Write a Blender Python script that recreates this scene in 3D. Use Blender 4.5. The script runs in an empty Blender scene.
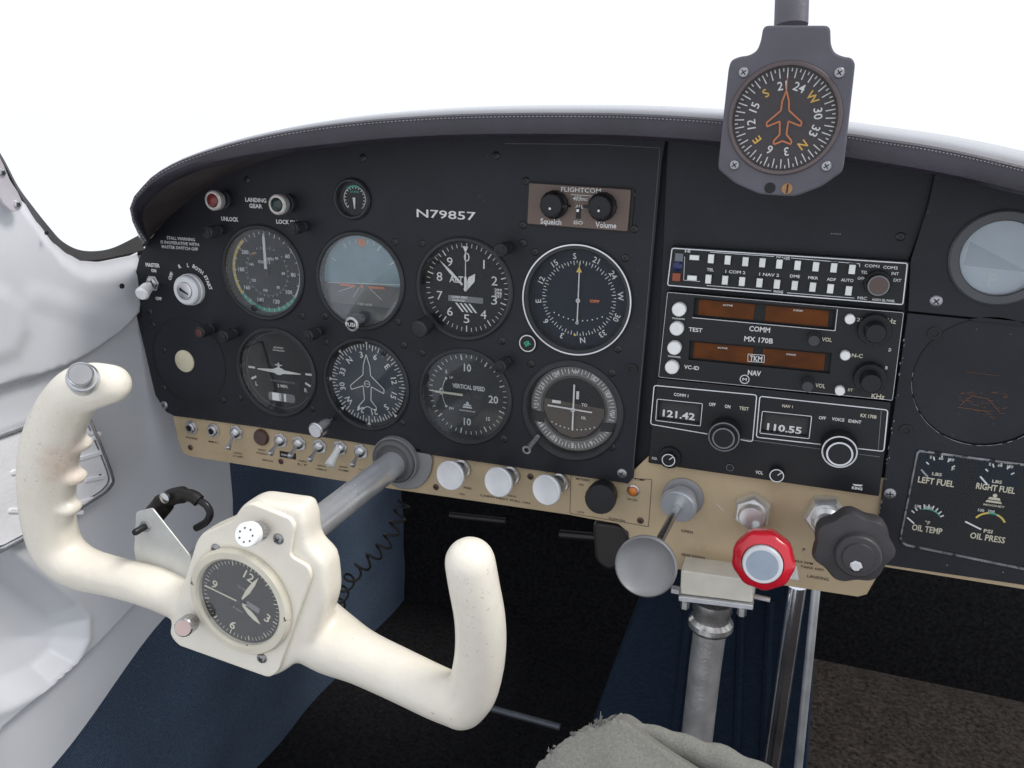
import bpy, bmesh, math, random
from mathutils import Vector, Matrix
random.seed(7)
SC = bpy.context.scene
COL = SC.collection
PI = math.pi
R = math.radians
# ------------------------------------------------------------------ camera model
# Panel coordinates: u to the right, v up, n out of the instrument panel towards the seats (metres).
FPX = 821.05
CAM = Vector((0.08909738, 0.07837982, 0.59343356))
def _rot(a, b, c):
    Rx = Matrix(((1,0,0),(0,math.cos(a),-math.sin(a)),(0,math.sin(a),math.cos(a))))
    Ry = Matrix(((math.cos(b),0,math.sin(b)),(0,1,0),(-math.sin(b),0,math.cos(b))))
    Rz = Matrix(((math.cos(c),-math.sin(c),0),(math.sin(c),math.cos(c),0),(0,0,1)))
    return Rz @ Rx @ Ry
CM = _rot(R(17.28996462), R(19.06831719), R(1.12205918)) @ Matrix(((1,0,0),(0,-1,0),(0,0,-1)))
CT = CM.transposed()
def ray(x, y): return CT @ Vector(((x-512)/FPX, (y-384)/FPX, 1.0))
def P(x, y, n=0.0):
    d = ray(x, y); return CAM + d*((n-CAM.z)/d.z)
def PU(x, y, u):
    d = ray(x, y); return CAM + d*((u-CAM.x)/d.x)
def PZ(x, y, z): return CAM + ray(x, y)*z
def sc(x, y, n=0.0):
    return ((P(x+1,y,n)-P(x-1,y,n)).x/2, (P(x,y-1,n)-P(x,y+1,n)).y/2)
def B(p): return Vector((p[0], -p[2], p[1]))          # panel coords -> Blender
# ------------------------------------------------------------------ materials
MATS = {}
def mat(name, col=(.5,.5,.5), rough=.5, metal=0.0, var=.12, vscale=40, bump=0.0, bscale=300, spec=.5,
        fleck=None, emis=None, coat=0.0, rvar=.1):
    if name in MATS: return MATS[name]
    m = bpy.data.materials.new(name); m.use_nodes = True
    nt = m.node_tree; nd = nt.nodes; lk = nt.links
    b = nd['Principled BSDF']
    b.inputs['Roughness'].default_value = rough; b.inputs['Metallic'].default_value = metal
    b.inputs['Specular IOR Level'].default_value = spec
    if coat: b.inputs['Coat Weight'].default_value = coat; b.inputs['Coat Roughness'].default_value = .08
    tc = nd.new('ShaderNodeTexCoord')
    no = nd.new('ShaderNodeTexNoise'); no.inputs['Scale'].default_value = vscale; no.inputs['Detail'].default_value = 5
    lk.new(tc.outputs['Object'], no.inputs['Vector'])
    cr = nd.new('ShaderNodeValToRGB')
    cr.color_ramp.elements[0].position = .3; cr.color_ramp.elements[1].position = .7
    cr.color_ramp.elements[0].color = (*[c*(1-var) for c in col], 1)
    cr.color_ramp.elements[1].color = (*[min(1, c*(1+var)) for c in col], 1)
    lk.new(no.outputs['Fac'], cr.inputs['Fac']); out = cr.outputs['Color']
    if fleck:                                            # (colour, scale, threshold)
        fc, fs, ft = fleck
        n2 = nd.new('ShaderNodeTexNoise'); n2.inputs['Scale'].default_value = fs; n2.inputs['Detail'].default_value = 6
        n2.inputs['Roughness'].default_value = .65
        lk.new(tc.outputs['Object'], n2.inputs['Vector'])
        r2 = nd.new('ShaderNodeValToRGB'); r2.color_ramp.elements[0].position = ft; r2.color_ramp.elements[1].position = ft+.03
        lk.new(n2.outputs['Fac'], r2.inputs['Fac'])
        mx = nd.new('ShaderNodeMix'); mx.data_type = 'RGBA'
        lk.new(r2.outputs['Color'], mx.inputs['Factor']); lk.new(out, mx.inputs['A']); mx.inputs['B'].default_value = (*fc, 1)
        out = mx.outputs['Result']
    lk.new(out, b.inputs['Base Color'])
    if rvar:
        mr = nd.new('ShaderNodeMapRange'); mr.inputs['To Min'].default_value = max(.02, rough-rvar); mr.inputs['To Max'].default_value = min(1, rough+rvar)
        lk.new(no.outputs['Fac'], mr.inputs['Value']); lk.new(mr.outputs['Result'], b.inputs['Roughness'])
    if bump:
        n3 = nd.new('ShaderNodeTexNoise'); n3.inputs['Scale'].default_value = bscale; n3.inputs['Detail'].default_value = 3
        lk.new(tc.outputs['Object'], n3.inputs['Vector'])
        bp = nd.new('ShaderNodeBump'); bp.inputs['Strength'].default_value = bump; bp.inputs['Distance'].default_value = .001
        lk.new(n3.outputs['Fac'], bp.inputs['Height']); lk.new(bp.outputs['Normal'], b.inputs['Normal'])
    if emis:
        b.inputs['Emission Color'].default_value = (*emis[0], 1); b.inputs['Emission Strength'].default_value = emis[1]
    MATS[name] = m; return m
PB   = mat('panel_black', (.017,.0175,.0225), .50, var=.3, vscale=18, bump=.25, bscale=900, spec=.28, fleck=((.10,.10,.10), 260, .70))
BK   = mat('black_plastic', (.013,.013,.015), .38, spec=.3, bump=.1, bscale=700)
BZ   = mat('bezel_black', (.024,.025,.029), .42, spec=.4, bump=.15, bscale=700, var=.3)
DK   = mat('deep_black', (.006,.006,.007), .7)
DIAL = mat('dial_charcoal', (.014,.015,.017), .6, spec=.2)
DIALB= mat('dial_blue_black', (.010,.016,.026), .6, spec=.2)
WH   = mat('marking_white', (.68,.68,.665), .6, var=.12, vscale=600)
CW   = mat('marking_cream', (.62,.58,.46), .6)
GYM  = mat('marking_grey', (.17,.18,.19), .6)
YL   = mat('marking_yellow', (.62,.47,.10), .6)
GR   = mat('marking_green', (.05,.36,.24), .6)
OR   = mat('marking_orange', (.75,.20,.06), .6)
AMW  = mat('marking_amber', (.70,.42,.07), .6)
INK  = mat('ink_dark', (.05,.035,.03), .7)
GOLD = mat('tan_painted_metal', (.48,.375,.235), .42, metal=.1, var=.12, vscale=25, bump=.12, bscale=500, fleck=((.58,.50,.40), 220, .68))
STEEL= mat('steel', (.55,.55,.56), .28, 1.0, bump=.06, bscale=400, var=.2)
CHROME=mat('chrome', (.72,.73,.75), .10, 1.0, var=.1, rvar=.05)
ALU  = mat('aluminium', (.66,.67,.69), .38, .85, bump=.12, bscale=900)
ALUW = mat('knob_satin_face', (.72,.73,.75), .5, .15, bump=.1, bscale=900)
SCG  = mat('screw_grey', (.33,.33,.34), .35, .8, var=.3)
SCR  = mat('screw_dark', (.035,.033,.035), .35, .5)
PLW  = mat('white_plastic', (.84,.84,.83), .4)
PLG  = mat('glow_white_plastic', (.78,.80,.78), .35)
CREAM= mat('cream_plastic', (.62,.57,.42), .45)
RED  = mat('red_plastic', (.62,.012,.030), .28, var=.15, coat=.4)
DRED = mat('dark_red_lens', (.07,.018,.016), .3)
BLU  = mat('blue_lens', (.012,.022,.10), .25)
AMB  = mat('amber_lens', (.55,.17,.03), .25)
AMD  = mat('amber_window', (.105,.029,.003), .5, var=.35, vscale=55, spec=.2)
TAN  = mat('taupe_faceplate', (.13,.090,.072), .45, var=.1, bump=.1, bscale=800)
GREYP= mat('grey_cast_metal', (.25,.25,.255), .45, .3, bump=.15, bscale=700)
LEA  = mat('black_leather', (.030,.026,.036), .42, var=.25, bump=.3, bscale=420)
THR  = mat('stitching_thread', (.20,.195,.205), .8)
RUB  = mat('black_rubber', (.012,.010,.009), .55, spec=.3, bump=.3, bscale=300)
BRN  = mat('hood_underside', (.050,.040,.040), .75, var=.4, vscale=20, bump=.4, bscale=300)
WALL = mat('grey_wall_plastic', (.60,.61,.635), .40, fleck=((.40,.40,.41), 70, .72), var=.06, vscale=9, bump=.10, bscale=650, rvar=.05)
IVB  = mat('bracket_cream_paint', (.66,.63,.54), .5, var=.12, bump=.2, fleck=((.25,.22,.18), 150, .68))
SKY1 = mat('ball_blue', (.22,.33,.37), .6)
GND1 = mat('ball_earth', (.11,.09,.085), .6)
CARD = mat('compass_card', (.035,.028,.032), .6)
CBOX = mat('compass_grey', (.095,.090,.108), .5, spec=.35, bump=.2, bscale=500)
TUBE = mat('worn_grey_tube', (.40,.39,.385), .38, .6, var=.15, vscale=60, bump=.3, bscale=400)
def glass_mat(name, tint=(1,1,1), refl=1.0, rough=.02, haze=0.0):
    m = bpy.data.materials.new(name); m.use_nodes = True; nt = m.node_tree; nd = nt.nodes; lk = nt.links
    nd.remove(nd['Principled BSDF']); o = nd['Material Output']
    t = nd.new('ShaderNodeBsdfTransparent'); t.inputs[0].default_value = (*tint, 1)
    g = nd.new('ShaderNodeBsdfGlossy'); g.inputs['Roughness'].default_value = rough
    f = nd.new('ShaderNodeFresnel'); f.inputs[0].default_value = 1.5
    mu = nd.new('ShaderNodeMath'); mu.operation = 'MULTIPLY'; mu.inputs[1].default_value = refl; mu.use_clamp = True
    mx = nd.new('ShaderNodeMixShader')
    lk.new(f.outputs[0], mu.inputs[0]); lk.new(mu.outputs[0], mx.inputs[0]); lk.new(t.outputs[0], mx.inputs[1]); lk.new(g.outputs[0], mx.inputs[2])
    if haze:
        d = nd.new('ShaderNodeBsdfDiffuse'); d.inputs[0].default_value = (.7,.75,.8,1)
        n = nd.new('ShaderNodeTexNoise'); n.inputs['Scale'].default_value = 30; tc = nd.new('ShaderNodeTexCoord')
        lk.new(tc.outputs['Object'], n.inputs['Vector'])
        m2 = nd.new('ShaderNodeMath'); m2.operation = 'MULTIPLY'; m2.inputs[1].default_value = haze*2; lk.new(n.outputs['Fac'], m2.inputs[0])
        mx2 = nd.new('ShaderNodeMixShader'); lk.new(m2.outputs[0], mx2.inputs[0]); lk.new(mx.outputs[0], mx2.inputs[1]); lk.new(d.outputs[0], mx2.inputs[2])
        lk.new(mx2.outputs[0], o.inputs[0])
    else: lk.new(mx.outputs[0], o.inputs[0])
    MATS[name] = m; return m
GL  = glass_mat('cover_glass', (.98,.98,.98), .24)
GLC = glass_mat('cluster_glass', (.98,.98,.98), .12)
GLH = glass_mat('cover_glass_dusty', (.96,.97,.98), .55, haze=.018)
GLB = glass_mat('cover_glass_bright', (.95,.97,.98), 1.2, rough=.05, haze=.09)
# ------------------------------------------------------------------ mesh builder
_tx = {}
def text_geo(s, bold=0.0):
    k = (s, bold)
    if k in _tx: return _tx[k]
    c = bpy.data.curves.new('t', 'FONT'); c.body = s; c.size = 1; c.resolution_u = 2; c.offset = bold
    o = bpy.data.objects.new('t', c); COL.objects.link(o)
    dg = bpy.context.evaluated_depsgraph_get(); me = o.evaluated_get(dg).to_mesh()
    vs = [(v.co.x, v.co.y) for v in me.vertices]; fs = [tuple(p.vertices) for p in me.polygons]
    o.evaluated_get(dg).to_mesh_clear(); bpy.data.objects.remove(o); bpy.data.curves.remove(c)
    if vs:
        x0 = min(v[0] for v in vs); x1 = max(v[0] for v in vs)
    else: x0, x1 = 0, 1
    _tx[k] = (vs, fs, x0, x1); return _tx[k]
CAPH = .70
def rpoly(pts, r, seg=4):
    out = []; n = len(pts)
    for i in range(n):
        p = Vector(pts[i][:2]); a = Vector(pts[i-1][:2])-p; b = Vector(pts[(i+1) % n][:2])-p
        rr = r[i] if isinstance(r, (list, tuple)) else r
        if rr <= 0: out.append(tuple(p)); continue
        d = min(rr, a.length*.45, b.length*.45); pa = p+a.normalized()*d; pb = p+b.normalized()*d
        for k in range(seg+1):
            t = k/seg; out.append(tuple(pa*(1-t)**2 + p*2*t*(1-t) + pb*t*t))
    return out
def circ(cx, cy, r, n=48, a0=0): return [(cx+r*math.cos(a0+2*PI*i/n), cy+r*math.sin(a0+2*PI*i/n)) for i in range(n)]
def frame(o, axis, up=(0,1,0)):
    z = Vector(axis).normalized(); x = Vector(up).cross(z).normalized(); y = z.cross(x)
    m = Matrix((x, y, z)).transposed().to_4x4(); m.translation = Vector(o); return m
def arcpts(pts, n):                                     # resample a polyline by smooth interpolation
    pts = [Vector(p) for p in pts]; m = len(pts)-1; out = []
    for i in range(n):
        t = i/(n-1)*m; k = min(int(t), m-1); f = t-k
        p0 = pts[max(k-1,0)]; p1 = pts[k]; p2 = pts[k+1]; p3 = pts[min(k+2,m)]
        out.append(.5*((2*p1)+(p2-p0)*f+(2*p0-5*p1+4*p2-p3)*f*f+(3*p1-p0-3*p2+p3)*f**3))
    return out
class MB:
    def __init__(s, T=None):
        s.v = []; s.f = []; s.m = []; s.mats = []; s.cur = 0; s.T = T or Matrix.Identity(4)
    def use(s, m):
        if m not in s.mats: s.mats.append(m)
        s.cur = s.mats.index(m); return s
    def add(s, vs, fs, T=None):
        M_ = s.T @ T if T is not None else s.T
        b = len(s.v); s.v += [M_ @ Vector(v) for v in vs]; s.f += [tuple(b+i for i in f) for f in fs]; s.m += [s.cur]*len(fs)
        return s
    def lathe(s, prof, c=(0,0,0), T=None, n=40, lobes=None, ang0=0, closed=False):
        vs = []; fs = []; c = Vector(c)
        for j, (r, h) in enumerate(prof):
            for i in range(n):
                a = ang0+2*PI*i/n; rr = r
                if lobes and j in lobes[2]: rr = r*(1+lobes[1]*math.cos(lobes[0]*a))
                vs.append(c+Vector((rr*math.cos(a), rr*math.sin(a), h)))
        m = len(prof)
        for j in range(m if closed else m-1):
            k = (j+1) % m
            for i in range(n):
                i2 = (i+1) % n; fs.append((j*n+i, j*n+i2, k*n+i2, k*n+i))
        if not closed:
            fs.append(tuple(range((m-1)*n, m*n))); fs.append(tuple(reversed(range(n))))
        return s.add(vs, fs, T)
    def disc(s, r, c, n=48, T=None): 
        c = Vector(c); return s.add([c+Vector((r*math.cos(2*PI*i/n), r*math.sin(2*PI*i/n), 0)) for i in range(n)], [tuple(range(n))], T)
    def ring(s, r0, r1, c, a0=0, a1=2*PI, n=48, T=None):
        c = Vector(c); vs = []; fs = []
        for i in range(n+1):
            a = a0+(a1-a0)*i/n
            vs += [c+Vector((r0*math.cos(a), r0*math.sin(a), 0)), c+Vector((r1*math.cos(a), r1*math.sin(a), 0))]
        for i in range(n): fs.append((2*i, 2*i+2, 2*i+3, 2*i+1) if a1 < a0 else (2*i, 2*i+1, 2*i+3, 2*i+2))
        return s.add(vs, fs, T)
    def poly(s, pts, z=0, T=None): return s.add([(p[0], p[1], z if len(p) < 3 else p[2]) for p in pts], [tuple(range(len(pts)))], T)
    def line(s, a, b, w, z, T=None):
        a = Vector(a[:2]); b = Vector(b[:2]); d = (b-a).normalized(); q = Vector((-d.y, d.x))*w/2
        return s.poly([a-q, b-q, b+q, a+q], z, T)
    def pline(s, pts, w, z, close=False):
        n = len(pts)
        for i in range(n if close else n-1): s.line(pts[i], pts[(i+1) % n], w, z+i*1e-6)
        return s
    def tick(s, a, r0, r1, w, z, c=(0,0)):
        ca, sa = math.cos(a), math.sin(a)
        return s.line((c[0]+r0*ca, c[1]+r0*sa), (c[0]+r1*ca, c[1]+r1*sa), w, z)
    def shape(s, outline, z0, z1, holes=(), bevel=0.0, T=None):   # solid plate with holes
        c = bpy.data.curves.new('c', 'CURVE'); c.dimensions = '2D'; c.fill_mode = 'BOTH'
        for pts in [outline]+list(holes):
            sp = c.splines.new('POLY'); sp.points.add(len(pts)-1); sp.use_cyclic_u = True
            for i, p in enumerate(pts): sp.points[i].co = (p[0], p[1], 0, 1)
        c.extrude = (z1-z0)/2-bevel; c.bevel_depth = bevel; c.offset = -bevel; c.bevel_resolution = 1
        o = bpy.data.objects.new('c', c); COL.objects.link(o)
        dg = bpy.context.evaluated_depsgraph_get(); me = o.evaluated_get(dg).to_mesh()
        zc = (z0+z1)/2
        s.add([(v.co.x, v.co.y, v.co.z+zc) for v in me.vertices], [tuple(p.vertices) for p in me.polygons], T)
        o.evaluated_get(dg).to_mesh_clear(); bpy.data.objects.remove(o); bpy.data.curves.remove(c)
        return s
    def box(s, a, b, bevel=0.0, T=None):
        return s.shape([(a[0],a[1]),(b[0],a[1]),(b[0],b[1]),(a[0],b[1])], a[2], b[2], bevel=bevel, T=T)
    def text(s, t, x, y, z, cap, width=None, rot=0.0, bold=.022, T=None, align='C', shear=0):
        vs, fs, x0, x1 = text_geo(t, bold); k = cap/CAPH
        kx = k if not width else width/(x1-x0)
        ox = {'C': (x0+x1)/2, 'L': x0, 'R': x1}[align]; ca, sa = math.cos(rot), math.sin(rot); out = []
        for vx, vy in vs:
            lx = (vx-ox)*kx+shear*vy*k; ly = (vy-CAPH/2)*k
            out.append((x+lx*ca-ly*sa, y+lx*sa+ly*ca, z))
        return s.add(out, fs, T)
    def tube(s, pts, rad, n=12, cap=True, flat=1.0, up=(0,0,1)):
        pts = [Vector(p) for p in pts]; vs = []; fs = []; m = len(pts)
        if not isinstance(rad, (list, tuple)): rad = [rad]*m
        prev = None
        for i, p in enumerate(pts):
            d = (pts[min(i+1,m-1)]-pts[max(i-1,0)]).normalized()
            if prev is None:
                u0 = Vector(up); 
                if abs(u0.dot(d)) > .95: u0 = Vector((1,0,0))
                x = d.cross(u0).normalized()
            else: x = (prev-d*prev.dot(d)).normalized()
            prev = x; y = d.cross(x)
            for k in range(n):
                a = 2*PI*k/n; vs.append(p+x*rad[i]*math.cos(a)+y*rad[i]*flat*math.sin(a))
        for i in range(m-1):
            for k in range(n):
                k2 = (k+1) % n; fs.append((i*n+k, i*n+k2, (i+1)*n+k2, (i+1)*n+k))
        if cap: fs.append(tuple(reversed(range(n)))); fs.append(tuple(range((m-1)*n, m*n)))
        return s.add(vs, fs)
    def grid(s, rows, closed=False):
        m = len(rows[0]); vs = [p for r in rows for p in r]; fs = []
        for j in range(len(rows)-1):
            for i in range(m if closed else m-1):
                i2 = (i+1) % m; fs.append((j*m+i, j*m+i2, (j+1)*m+i2, (j+1)*m+i))
        return s.add(vs, fs)
    def sphere(s, c, r, n=20, sq=(1,1,1)):
        vs = []; fs = []; c = Vector(c); m = n//2
        for j in range(1, m):
            t = PI*j/m
            for i in range(n): a = 2*PI*i/n; vs.append(c+Vector((r*sq[0]*math.sin(t)*math.cos(a), r*sq[1]*math.sin(t)*math.sin(a), r*sq[2]*math.cos(t))))
        b = len(vs); vs += [c+Vector((0,0,r*sq[2])), c-Vector((0,0,r*sq[2]))]
        for j in range(m-2):
            for i in range(n): i2 = (i+1) % n; fs.append((j*n+i, (j+1)*n+i, (j+1)*n+i2, j*n+i2))
        for i in range(n): i2 = (i+1) % n; fs.append((b, i, i2)); fs.append((b+1, (m-2)*n+i2, (m-2)*n+i))
        return s.add(vs, fs)
    def build(s, name, m=None, parent=None, org=None, angle=35, smooth=True):
        if org is None: org = ORG.get(parent.name, Vector((0,0,0))) if parent else Vector((0,0,0))
        if m is not None and m not in s.mats:
            if not s.mats: s.mats.append(m)
        me = bpy.data.meshes.new(name)
        me.from_pydata([B(Vector(v)-org) for v in s.v], [], s.f)
        for mm in s.mats: me.materials.append(mm)
        me.polygons.foreach_set('material_index', s.m)
        me.polygons.foreach_set('use_smooth', [smooth]*len(s.f)); me.update()
        if smooth: me.set_sharp_from_angle(angle=R(angle))
        o = bpy.data.objects.new(name, me); COL.objects.link(o)
        if parent: o.parent = parent; ORG[o.name] = org
        else: o.location = B(org); ORG[o.name] = org
        return o
ORG = {}
def tag(o, label=None, cat=None, group=None, kind=None):
    if label: o['label'] = label
    if cat: o['category'] = cat
    if group: o['group'] = group
    if kind: o['kind'] = kind
    return o
def thing(name, org, label, cat, group=None):
    o = bpy.data.objects.new(name, None); o.empty_display_size = .01; COL.objects.link(o)
    o.location = B(org); ORG[o.name] = Vector(org); return tag(o, label, cat, group)
def copy_tree(o, parent=None):
    c = o.copy(); COL.objects.link(c)
    if parent: c.parent = parent
    for ch in list(o.children): copy_tree(ch, c)
    return c
def dup(root, org, label, group=None):
    c = copy_tree(root); c.location = B(org); ORG[c.name] = Vector(org); c['label'] = label
    if group: c['group'] = group
    return c
# ------------------------------------------------------------------ gauge positions (panel metres)
R0 = .0415
G = dict(asi=(-.3450,-.0446), att=(-.2508,-.0444), alt=(-.1578,-.0438), tc=(-.3387,-.1334), dg=(-.2484,-.1336),
         vsi=(-.1569,-.1332), vor=(-.0657,-.1333), hsi=(-.0656,-.0445))
def uv(x, y, n=0): p = P(x, y, n); return (p.x, p.y)
def pxs(l, n=0): return [uv(x, y, n) for x, y in l]
# ------------------------------------------------------------------ flight panel plate
panel = thing('instrument_panel', (-.2,-.1,0), 'wide black instrument panel with rounded left end under the padded hood', 'instrument panel')
plate_px = [(133,300),(135,275),(139,258),(147,243),(159,228),(175,211),(193,196),(212,183),(232,171),(262,159),(292,149),(335,140),(378,133),
            (440,128),(520,125),(600,126),(668,128),(662,160),(646,340),(633,478),(628,484),(621,482.5),(564,474.5),(434,455.5),(379,446.5),(340,440),(256,427),(174,416),(166,412),(155,395),(141,335)]
holes = [circ(G[k][0], G[k][1], (.0392 if k != 'hsi' else .0405)) for k in G]
sg = uv(353,199); holes.append(circ(*sg, .0135, 32))
mb = MB().use(PB)
mb.shape(pxs(plate_px), -.003, 0, holes, bevel=.0005)
# round blank cover on the lower left
mb.use(WH)
Z1 = .0004
def ptext(mb, t, x, y, cap, w=None, n=0.0, z=None, bold=.012, align='C', rot=0, shear=0):
    s_ = sc(x, y, n); p = P(x, y, n)
    mb.text(t, p.x, p.y, (n if z is None else z)+Z1, cap*s_[1], (w*s_[0] if w else None), rot=rot, bold=bold, align=align, shear=shear)
ptext(mb, 'N79857', 446, 214.5, 8.0, 59, bold=.01)
ptext(mb, 'STALL WARNING', 181, 238.6, 3.0, 28, bold=.02)
ptext(mb, 'IS INOPERATIVE WITH', 180, 243.2, 3.0, 38, bold=.02)
ptext(mb, 'MASTER SWITCH OFF', 180, 247.8, 3.0, 36, bold=.02)
ptext(mb, 'UNLOCK', 230, 219, 4, 17, bold=.03); ptext(mb, 'LANDING', 256, 200, 4, 21, bold=.03); ptext(mb, 'GEAR', 256, 206, 4, 13, bold=.03)
ptext(mb, 'LOCK DN', 287, 222, 4, 21, bold=.03)
ptext(mb, 'MASTER', 153, 265, 3.6, 14, bold=.04); ptext(mb, 'ON', 154, 270.5, 3, 5, bold=.04); ptext(mb, 'OFF', 159, 298.5, 3, 6, bold=.04)
ic = uv(190,290)
for t, a in (('OFF',150),('R',112),('L',88),('BOTH',60),('START',22)):
    rr = .0225; mb.text(t, ic[0]+rr*math.cos(R(a)), ic[1]+rr*math.sin(R(a)), Z1, .0032, rot=R(a-90), bold=.04)
mb.use(DK); mb.ring(.0405, .0412, (uv(188.6,361)[0], uv(188.6,361)[1], Z1))
mb.ring(.0075,.0088,(uv(528,343)[0],uv(528,343)[1],Z1*.5))
mb.use(mat('edge_wear_and_highlight', (.075,.070,.078), .5))
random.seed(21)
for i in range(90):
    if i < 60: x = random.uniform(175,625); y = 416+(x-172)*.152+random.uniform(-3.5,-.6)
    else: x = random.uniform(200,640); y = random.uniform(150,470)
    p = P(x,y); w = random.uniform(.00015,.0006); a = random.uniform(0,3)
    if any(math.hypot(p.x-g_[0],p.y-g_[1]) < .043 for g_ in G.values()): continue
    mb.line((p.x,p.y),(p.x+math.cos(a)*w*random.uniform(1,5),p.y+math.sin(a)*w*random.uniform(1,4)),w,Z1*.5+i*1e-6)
mb.pline([uv(x,y) for x,y in [(505,143.5),(600,144.5),(660,148),(655,210),(646,320),(633,470)]], .0005, Z1*.6)  # painted highlight where the plate's top and right edges catch light
mb.build('flight_plate', PB, panel)
# dark backing with side areas, seen between plates
mb = MB().use(PB)
bk_px = [(150,262),(180,215),(300,160),(420,140),(600,132),(800,138),(1000,160),(1120,185),(1100,640),(872,598),(640,560),(420,492),(200,458)]
mb.shape([uv(x,y,-.010) for x,y in [(160,262),(200,200),(300,150),(420,134),(600,128),(800,134),(1000,160),(1150,185),(1140,590),(872,562),(640,478),(420,450),(200,414)]], -.014, -.010)
mb.build('backing_plate', PB, panel)
# centre upper plate right of flight plate (above the radios)
mb = MB().use(PB)
mb.shape(pxs([(668,128),(800,134),(940,150),(931,190),(926,215),(908,262),(905,310),(880,480),(876,497),(652,462),(663,250)], -.004), -.0065, -.004, bevel=.0004)
mb.use(WH); ptext(mb, '.....', 836, 233, 2, 10, n=-.004)
mb.build('centre_plate', PB, panel)
# right hand sub panels
mb = MB().use(PB)
fg = P(1001, 258)
mb.shape(pxs([(940,150),(1130,185),(1130,334),(1024,322.5),(908,311),(910,262),(928,205)]), -.002, .0005, [circ(fg.x, fg.y, P(1001,258).x-P(951,258).x)], bevel=.0005)
ft = pxs([(908,443),(1060,463),(1045,600),(895,545)])
bc = P(985,383,.0005); mb.shape(pxs([(907.5,313),(1024,324.5),(1130,336.5),(1115,601),(1024,585),(873,563),(884,480)]), -.002, .0005, [circ(bc.x,bc.y,.0438,64)], bevel=.0005)
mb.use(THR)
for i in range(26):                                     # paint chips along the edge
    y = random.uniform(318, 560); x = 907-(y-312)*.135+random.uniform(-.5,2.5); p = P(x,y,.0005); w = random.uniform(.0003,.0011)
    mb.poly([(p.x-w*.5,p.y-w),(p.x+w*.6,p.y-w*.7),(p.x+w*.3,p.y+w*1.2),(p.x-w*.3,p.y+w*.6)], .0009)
for x, y in [(968,577),(1003,572),(947,565)]:
    p = P(x,y,.0005); mb.disc(.0005, (p.x,p.y,.0009), 6)
mb.use(OR)
mb.build('right_plate', PB, panel)
# tan lower strip
ST = -.003
mb = MB().use(GOLD)
mb.shape([uv(x,y,ST) for x,y in [(172,412),(178,440),(183,453),(190,456.5),(391,489),(569,515),(590,519),(618,524),(628,532),(632,556),(640,562),(678,569.5),(858,597),(867,594.5),(877,577),(884,567),(1024,589.5),(1120,605),
      (1120,560),(900,480),(650,455),(634,470),(564,468),(434,449),(379,441),(256,421)]], ST-.0022, ST, bevel=.0006)
mb.use(INK)
def st(t, x, y, cap, w, bold=.01): ptext(mb, t, x, y, cap, w, n=ST, bold=bold)
st('PHONE',192,438,1.8,11); st('MIC',214,442,1.8,10)
for x, y, a, b in [(238,453,'LDG','LT OFF'),(262,450,'CIRCUIT','PUSH'),(268,457,'','BEACON'),(303,461,'NAV','LT'),(322,466,'PITOT','HEAT'),(344,467,'BOOST','PUMP'),(363,470,'TURN','COORD')]:
    if a: st(a,x,y,1.7,8)
    st(b,x,y+3.4,1.7,10)
st('PARK',468,488,2,8); st('ON',462,494,2,5)
st('CABIN HEAT PULL ON',505,499,1.9,50); st('VENT',512,496,1.6,9)
st('METERED',583,479.5,2,14); st('ON',581,484.5,2,5); st('LOW',581,512,2,7); st('FLOW ON',617,519.5,2,16)
st('PUMP',640,479.5,2,10); st('ON DN',632,499.5,2,10)
mb.pline([uv(x,y,ST) for x,y in [(571,474.5),(652,479.5),(648.5,526.5),(570,513)]], .0004, ST+.0003, True)
st('OPEN',687,531.5,2.6,12); st('GEAR DOWN',693,556,2.6,24); st('P',804,549.5,3,2.5); st('MAX RPM',803,562,2.2,20); st('TAKE OFF',812,568,2.2,24); st('LANDING',818,577.5,2.8,22)
mb.use(WH); 
q = [uv(x,y,ST) for x,y in [(790,566),(797,566),(799,580),(786,578)]]; mb.poly(q, ST+.0003)
mb.line(uv(716,503,ST), uv(724,511,ST), .0006, ST+.0003)
mb.build('lower_strip', GOLD, panel)
mb = MB().use(BK); a = P(288,455,ST)
mb.box((a.x-.0085,a.y-.003,ST),(a.x+.0085,a.y+.003,ST+.0008),.0002)
mb.use(WH); mb.text('PUSH RESET', a.x, a.y, ST+.0011, .0018, .013); mb.build('placard', BK, panel)
# screws as panel parts
def screw(mb, m, r, dome=.4):
    mb.use(m).lathe([(r,0),(r,r*.12),(r*.8,r*dome*.8),(r*.4,r*dome),(r*.001,r*dome*1.02)], n=16)
    mb.use(DK)
    for a in (.6, .6+PI/2): mb.tick(a, -r*.55, r*.55, r*.2, r*dome+.00025)
def proto_screw(m, r):
    mb = MB(); screw(mb, m, r); o = mb.build('screw', m, panel, org=Vector((0,0,0))); return o
sd = proto_screw(SCR, .0030); ss = proto_screw(SCG, .0040); sk = proto_screw(mat('screw_brown', (.10,.06,.05), .4, .4), .0028)
used = set()
def put_screw(pr, u, v, n, label=None):
    if pr.name in used: o = pr.copy(); COL.objects.link(o)
    else: o = pr; used.add(pr.name)
    o.parent = panel; o.location = B(Vector((u,v,n))-ORG[panel.name])
    o.rotation_euler = (0, random.uniform(0,3), 0)
    return o
for x, y in [(247,180),(363,158),(496,155.5),(150,312),(153,325),(395,242),(422,243.5),(523,243),(632,194),(634,229),(526,181),(523,225),(240,398),(223,400),(325,316),(398,322),(404,345),(422,353),(502,341),(504,439),(402,423),(384,353),(535,252),(625,258),(618,349),(612,373),(612,447),(531,364),(312,409),(326,342),(254,308),(302,316),(900.5,236.5),(164,350),(164,388)]:
    p = P(x, y, -.004 if x == 900.5 else 0); put_screw(sd, p.x, p.y, -.004 if x == 900.5 else 0)
for x, y, n in [(164.5,405,0),(622,473.5,0),(936,301,.0005),(890,493.5,.0005)]: p = P(x,y,n); put_screw(ss, p.x, p.y, n)
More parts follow.
